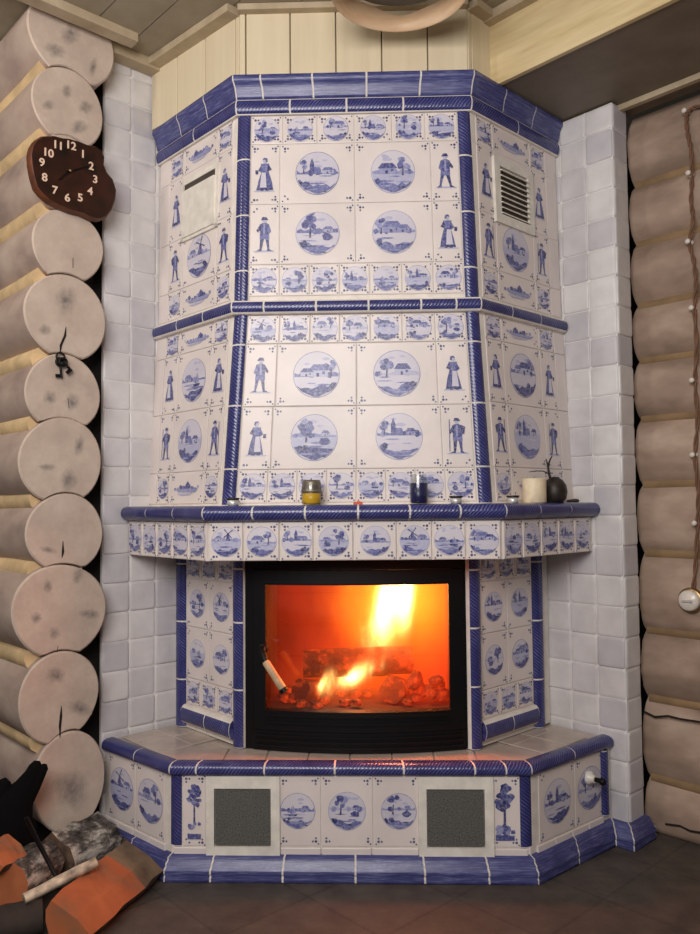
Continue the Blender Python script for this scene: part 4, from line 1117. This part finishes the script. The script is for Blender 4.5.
for s_, x, y in (('12', 265, 545), ('1', 310, 577), ('2', 341, 622), ('3', 356, 672), ('4', 337, 715), ('5', 300, 740), ('6', 252, 740), ('7', 205, 712), ('8', 167, 664), ('9', 157, 608), ('10', 180, 572), ('11', 217, 544)):
    cu = bpy.data.curves.new('numeral', 'FONT'); cu.body = s_; cu.size = .04; cu.extrude = .0015; cu.offset = .0007; cu.align_x = 'CENTER'; cu.align_y = 'CENTER'
    tmp = bpy.data.objects.new('tmp', cu); C.objects.link(tmp); dg = bpy.context.evaluated_depsgraph_get(); me = bpy.data.meshes.new_from_object(tmp.evaluated_get(dg)); bpy.data.objects.remove(tmp)
    pos = cw(x, y, CO+.0385); me.name = 'numeral'
    for v in me.vertices: v.co = rotm.to_3x3() @ v.co
    me.materials.clear(); me.materials.append(numeral_m)
    o = bpy.data.objects.new('numeral', me); C.objects.link(o); o.parent = clk; o.location = pos-cc
def hand(x, y, w):
    a = cw(260, 640, CO+.041); b = cw(x, y, CO+.041); d = (b-a); n = d.normalized().cross(NL)
    m = MB(); q = [a-d*.15-n*w, a-d*.15+n*w, b+n*w*.4, b-n*w*.4]; m.prism(q, [v+NL*.002 for v in q]); m.build('hand', iron, clk)
hand(220, 672, .004); hand(328, 622, .0032)
mb = MB(); mb.lathe(cw(260, 640, CO+.036), [(.005, 0), (.005, .01), (0, .011)], 12, 0, NL); mb.build('hub', brassm, clk)

# ------------------------------------------------------------------ old keys on a ring
kc = wl(60.5, 361, FACE+.012); keys = tag(empty('key_bunch', kc), 'bunch of old black iron keys hanging below the clock on a log end', 'keys')
mb = MB(); mb.tube([wl(60.5, 352, FACE-.01), wl(60.5, 353, FACE+.02)], .004, 8); mb.build('nail', iron, keys)
def torus(mb, c, R_, r_, u, v, n=20, m=8):
    rows = []; w = u.cross(v)
    for k in range(n+1):
        a = 2*math.pi*k/n; e = u*math.cos(a)+v*math.sin(a); rows.append([c+e*R_+(e*math.cos(2*math.pi*j/m)+w*math.sin(2*math.pi*j/m))*r_ for j in range(m)])
    mb.grid(rows, 0, None, (1, 1, 1), True, True)
mb = MB(); torus(mb, wl(60.5, 357, FACE+.014), .015, .0035, TL, Z); mb.build('key_ring', iron, keys)
for a, b, nm in (((60, 362), (61.5, 378), 0), ((63, 362), (72, 371), 1)):
    A, B = wl(*a, FACE+.012+nm*.008), wl(*b, FACE+.012+nm*.008); d = (B-A).normalized(); n_ = d.cross(NL)
    mb = MB(); torus(mb, A, .013, .005, TL, Z, 16); mb.tube([A+d*.012, B], .0045, 8); mb.box(B-d*.008+n_*.01, n_*.01, d*.006, NL*.003); mb.build('key', iron, keys)

# ------------------------------------------------------------------ wiring on the right wall
CW = CREST+.016
cab = [(702, 106), (694, 107), (688, 112), (686.5, 120), (688, 135), (691, 150), (692, 175), (691, 200), (693, 220), (690, 243), (694, 262), (696, 285), (694.5, 309), (696.5, 345), (695, 381), (697.5, 420), (695, 455), (698, 490), (697.5, 523), (696, 560), (693, 592)]
mb = MB(); base = [wr(x, y, CW) for x, y in cab]
fine = []
for i in range(len(base)-1):
    p_ = [base[max(i-1, 0)], base[i], base[i+1], base[min(i+2, len(base)-1)]]
    for k in range(6):
        t_ = k/6; fine.append(.5*((2*p_[1])+(-p_[0]+p_[2])*t_+(2*p_[0]-5*p_[1]+4*p_[2]-p_[3])*t_*t_+(-p_[0]+3*p_[1]-3*p_[2]+p_[3])*t_**3))
for s_ in (0, math.pi): mb.tube([v+(TR*math.cos(s_+k*.9)+NR*math.sin(s_+k*.9))*.0042 for k, v in enumerate(fine)], .0042, 7)
tag(mb.build('twisted_cable', cablem, None, base[0]), 'brown twisted retro cable running down the right log wall', 'cable')
ins_l = ['topmost, at the bend of the cable', 'second from the top of the cable', 'third from the top of the cable', 'fourth from the top of the cable', 'level with the middle blue band of the fireplace', 'level with the top of the mantel candles', 'lowest, just above the round junction box']
for (x, y), lb in zip(((687.5, 113), (691.5, 175), (691, 243), (694.5, 309), (695, 381), (695.5, 455), (697.5, 523)), ins_l):
    c = wr(x, y, CREST); mb = MB(); mb.lathe(c, [(.011, 0), (.011, .012), (.007, .016), (.007, .024), (.0105, .028), (.008, .034), (0, .035)], 16, 0, NR)
    t = tag(mb.build('insulator', ceramic, None, c), 'small ceramic cable insulator '+lb, 'insulator', 'cable insulators')
c = wr(692, 600, CREST-.004); t = tag(empty('junction_box', c), 'round white ceramic junction box on the right log wall under the cable', 'junction box')
mb = MB(); mb.lathe(c, [(.046, 0), (.046, .014), (.042, .018), (0, .018)], 28, 0, NR, True); mb.build('mount_ring', brassm, t)
mb = MB(); mb.lathe(c+NR*.018, [(.038, 0), (.038, .012), (.032, .02), (0, .022)], 28, 0, NR); cvr = mb.build('cover', ceramic, t)
mb = MB(); mb.box(c+NR*.043, TR*.018, Z*.004, NR*.004); mb.build('toggle', steel, cvr)

# ------------------------------------------------------------------ firewood heap on the floor
GW = 'firewood in the heap'
def split(name, p0, p1, r, face_mat, bark, lab, roll=0, seed=0, wedge=115, grey=99):
    """split log: wedge section with an arc of bark and two split faces"""
    R = random.Random(seed); p0, p1 = Vector(p0), Vector(p1); ax = (p1-p0).normalized(); a = ax.cross(Z).normalized(); b = a.cross(ax)
    e = math.radians(roll); u = a*math.cos(e)+b*math.sin(e); v = -a*math.sin(e)+b*math.cos(e)
    n = 9; rows = []
    for i in range(8):
        c = p0.lerp(p1, i/7); q = []
        for k in range(n):
            an = math.radians(-90-wedge+2*wedge*k/(n-1)); rr_ = r*(1+R.uniform(-.06, .06)); q.append(c+u*rr_*math.cos(an)+v*rr_*math.sin(an))
        q.append(c+u*r*.2+v*r*(.28+R.uniform(-.05, .05))); rows.append(q)
    m = MB(); L_ = len(rows[0])
    for i in range(7):
        for j in range(L_):
            k = (j+1) % L_; m.face([rows[i][j], rows[i+1][j], rows[i+1][k], rows[i][k]], 0 if j < n-1 else (2 if i >= grey else 1))
    m.face(rows[0], 1); m.face(rows[-1][::-1], 2 if grey < 9 else 1)
    o = m.build(name, [bark, face_mat, weathered], None, (p0+p1)/2); return tag(o, lab, 'firewood', GW)
def fz(px, py, z): return on_z(px, py, z)
split('firewood', fz(69, 921, .07), fz(143, 858, .075), .08, orangewood, barkm, 'split log with a broad fresh orange face, nearest the plinth', -32, 3, 98, 5)
def birchlog(a, b, r, lab, seed, mats=None):
    o = rough_log('firewood', a, b, r, birch, seed=seed, mats=mats or [birch, barkm], jit=.14); tag(o, lab, 'firewood', GW); return o
birchlog(fz(56, 862, .09), fz(102, 838, .09), .082, 'thick black and white mottled birch log behind the orange split log', 5)
birchlog(fz(8, 886, .11), fz(45, 862, .11), .07, 'mottled birch log at the left edge, below the black glove', 6, [birch, orangewood])
birchlog(fz(24, 899, .11), fz(96, 862, .15), .017, 'thin pale birch stick between the mottled logs and the orange log', 7, [palewood, palewood])
birchlog(fz(100, 854, .06), fz(126, 846, .06), .028, 'short brown billet against the plinth corner', 9, [barkm, barkm])
birchlog(fz(-20, 928, .05), fz(42, 915, .05), .05, 'dark bark log at the bottom left corner', 10, [twigm, twigm])
split('firewood', fz(-8, 858, .2), fz(17, 846, .2), .05, orangewood, barkm, 'small orange chunk on top of the left birch log', -30, 13, 98)
mb = MB(); mb.tube([fz(26, 818, .3), fz(40, 846, .2), fz(56, 876, .12)], .007, 8)
tag(mb.build('poker', iron, None, fz(40, 846, .2)), 'thin black iron poker lying across the birch logs', 'poker')
# black fireplace mitten standing on the heap
mp_ = fz(20, 812, .26); MN = Vector((.35, -.93, 0)).normalized()
def mw(px, py): return on_plane(px, py, mp_, MN)
base_ = mw(8, 905); base_.z = 0
mit = tag(empty('fire_glove', base_), 'black fireplace glove standing in front of the lowest log end', 'glove')
def limb(mb, pts, rads, n=14, flat=.5):
    pts = [mw(*p_) for p_ in pts]; rows = []
    for i, p_ in enumerate(pts):
        d = (pts[min(i+1, len(pts)-1)]-pts[max(i-1, 0)]).normalized(); s_ = d.cross(MN).normalized()
        rows.append([p_+(s_*math.cos(2*math.pi*k/n)+MN*flat*math.sin(2*math.pi*k/n))*rads[i]*.0033 for k in range(n)])
    mb.grid(rows, 0, None, (1, 1, 1), True, True); mb.face(rows[0][::-1]); mb.face(rows[-1])
mb = MB(); limb(mb, [(4, 850), (5, 832), (9, 814), (17, 799), (26, 786), (33, 774), (36, 766), (37, 761)], [27, 26, 23, 17, 11, 8, 6.5, 3])
limb(mb, [(22, 801), (33, 785), (40, 773), (44, 767), (45, 764)], [11, 8, 6, 4.5, 2])
limb(mb, [(-2, 812), (0, 795), (4, 784), (8, 780)], [14, 10, 8, 4]); mb.build('hand_body', blackm, mit)
lo = mw(6, 902)
mb = MB(); limb(mb, [(5, 898), (5, 870), (4, 846)], [30, 29, 28]); mb.build('cuff', blackm, mit)

# ------------------------------------------------------------------ light
def area(name, loc, target, sx, sy, energy, col):
    l = bpy.data.lights.new(name, 'AREA'); l.shape = 'RECTANGLE'; l.size = sx; l.size_y = sy; l.energy = energy; l.color = col
    o = bpy.data.objects.new(name, l); C.objects.link(o); o.location = loc; o.rotation_euler = (Vector(target)-Vector(loc)).to_track_quat('-Z', 'Y').to_euler(); return o
area('room_lamp', (-.55, -.35, 2.3), (-.1, 2.8, 1.7), 1.5, 1.2, 76, (1, .955, .94))
def point(name, loc, e, col, r=.05):
    l = bpy.data.lights.new(name, 'POINT'); l.energy = e; l.color = col; l.shadow_soft_size = r; o = bpy.data.objects.new(name, l); C.objects.link(o); o.location = loc
point('flame_light', (.05, 2.885, .87), 15, (1, .2, .05), .05)
point('pendant_lamp', (-1.85, 1.45, 2.75), 34, (1, .93, .87), .14)
point('ember_light', (-.07, 2.96, .63), 2.5, (1, .2, .03), .04)
w = bpy.data.worlds.new('world'); sc.world = w; w.use_nodes = True
bg = w.node_tree.nodes['Background']; bg.inputs[0].default_value = (.9, .86, .84, 1); bg.inputs[1].default_value = .1
sc.view_settings.view_transform = 'Standard'; sc.view_settings.look = 'None'; sc.view_settings.gamma = 1; sc.view_settings.use_curve_mapping = False
sc.view_settings.exposure = 0
sc.cycles.use_denoising = True
sc.cycles.max_bounces = 6; sc.cycles.transparent_max_bounces = 8; sc.cycles.volume_step_rate = .6; sc.cycles.volume_max_steps = 128
sc.cycles.sample_clamp_indirect = 4
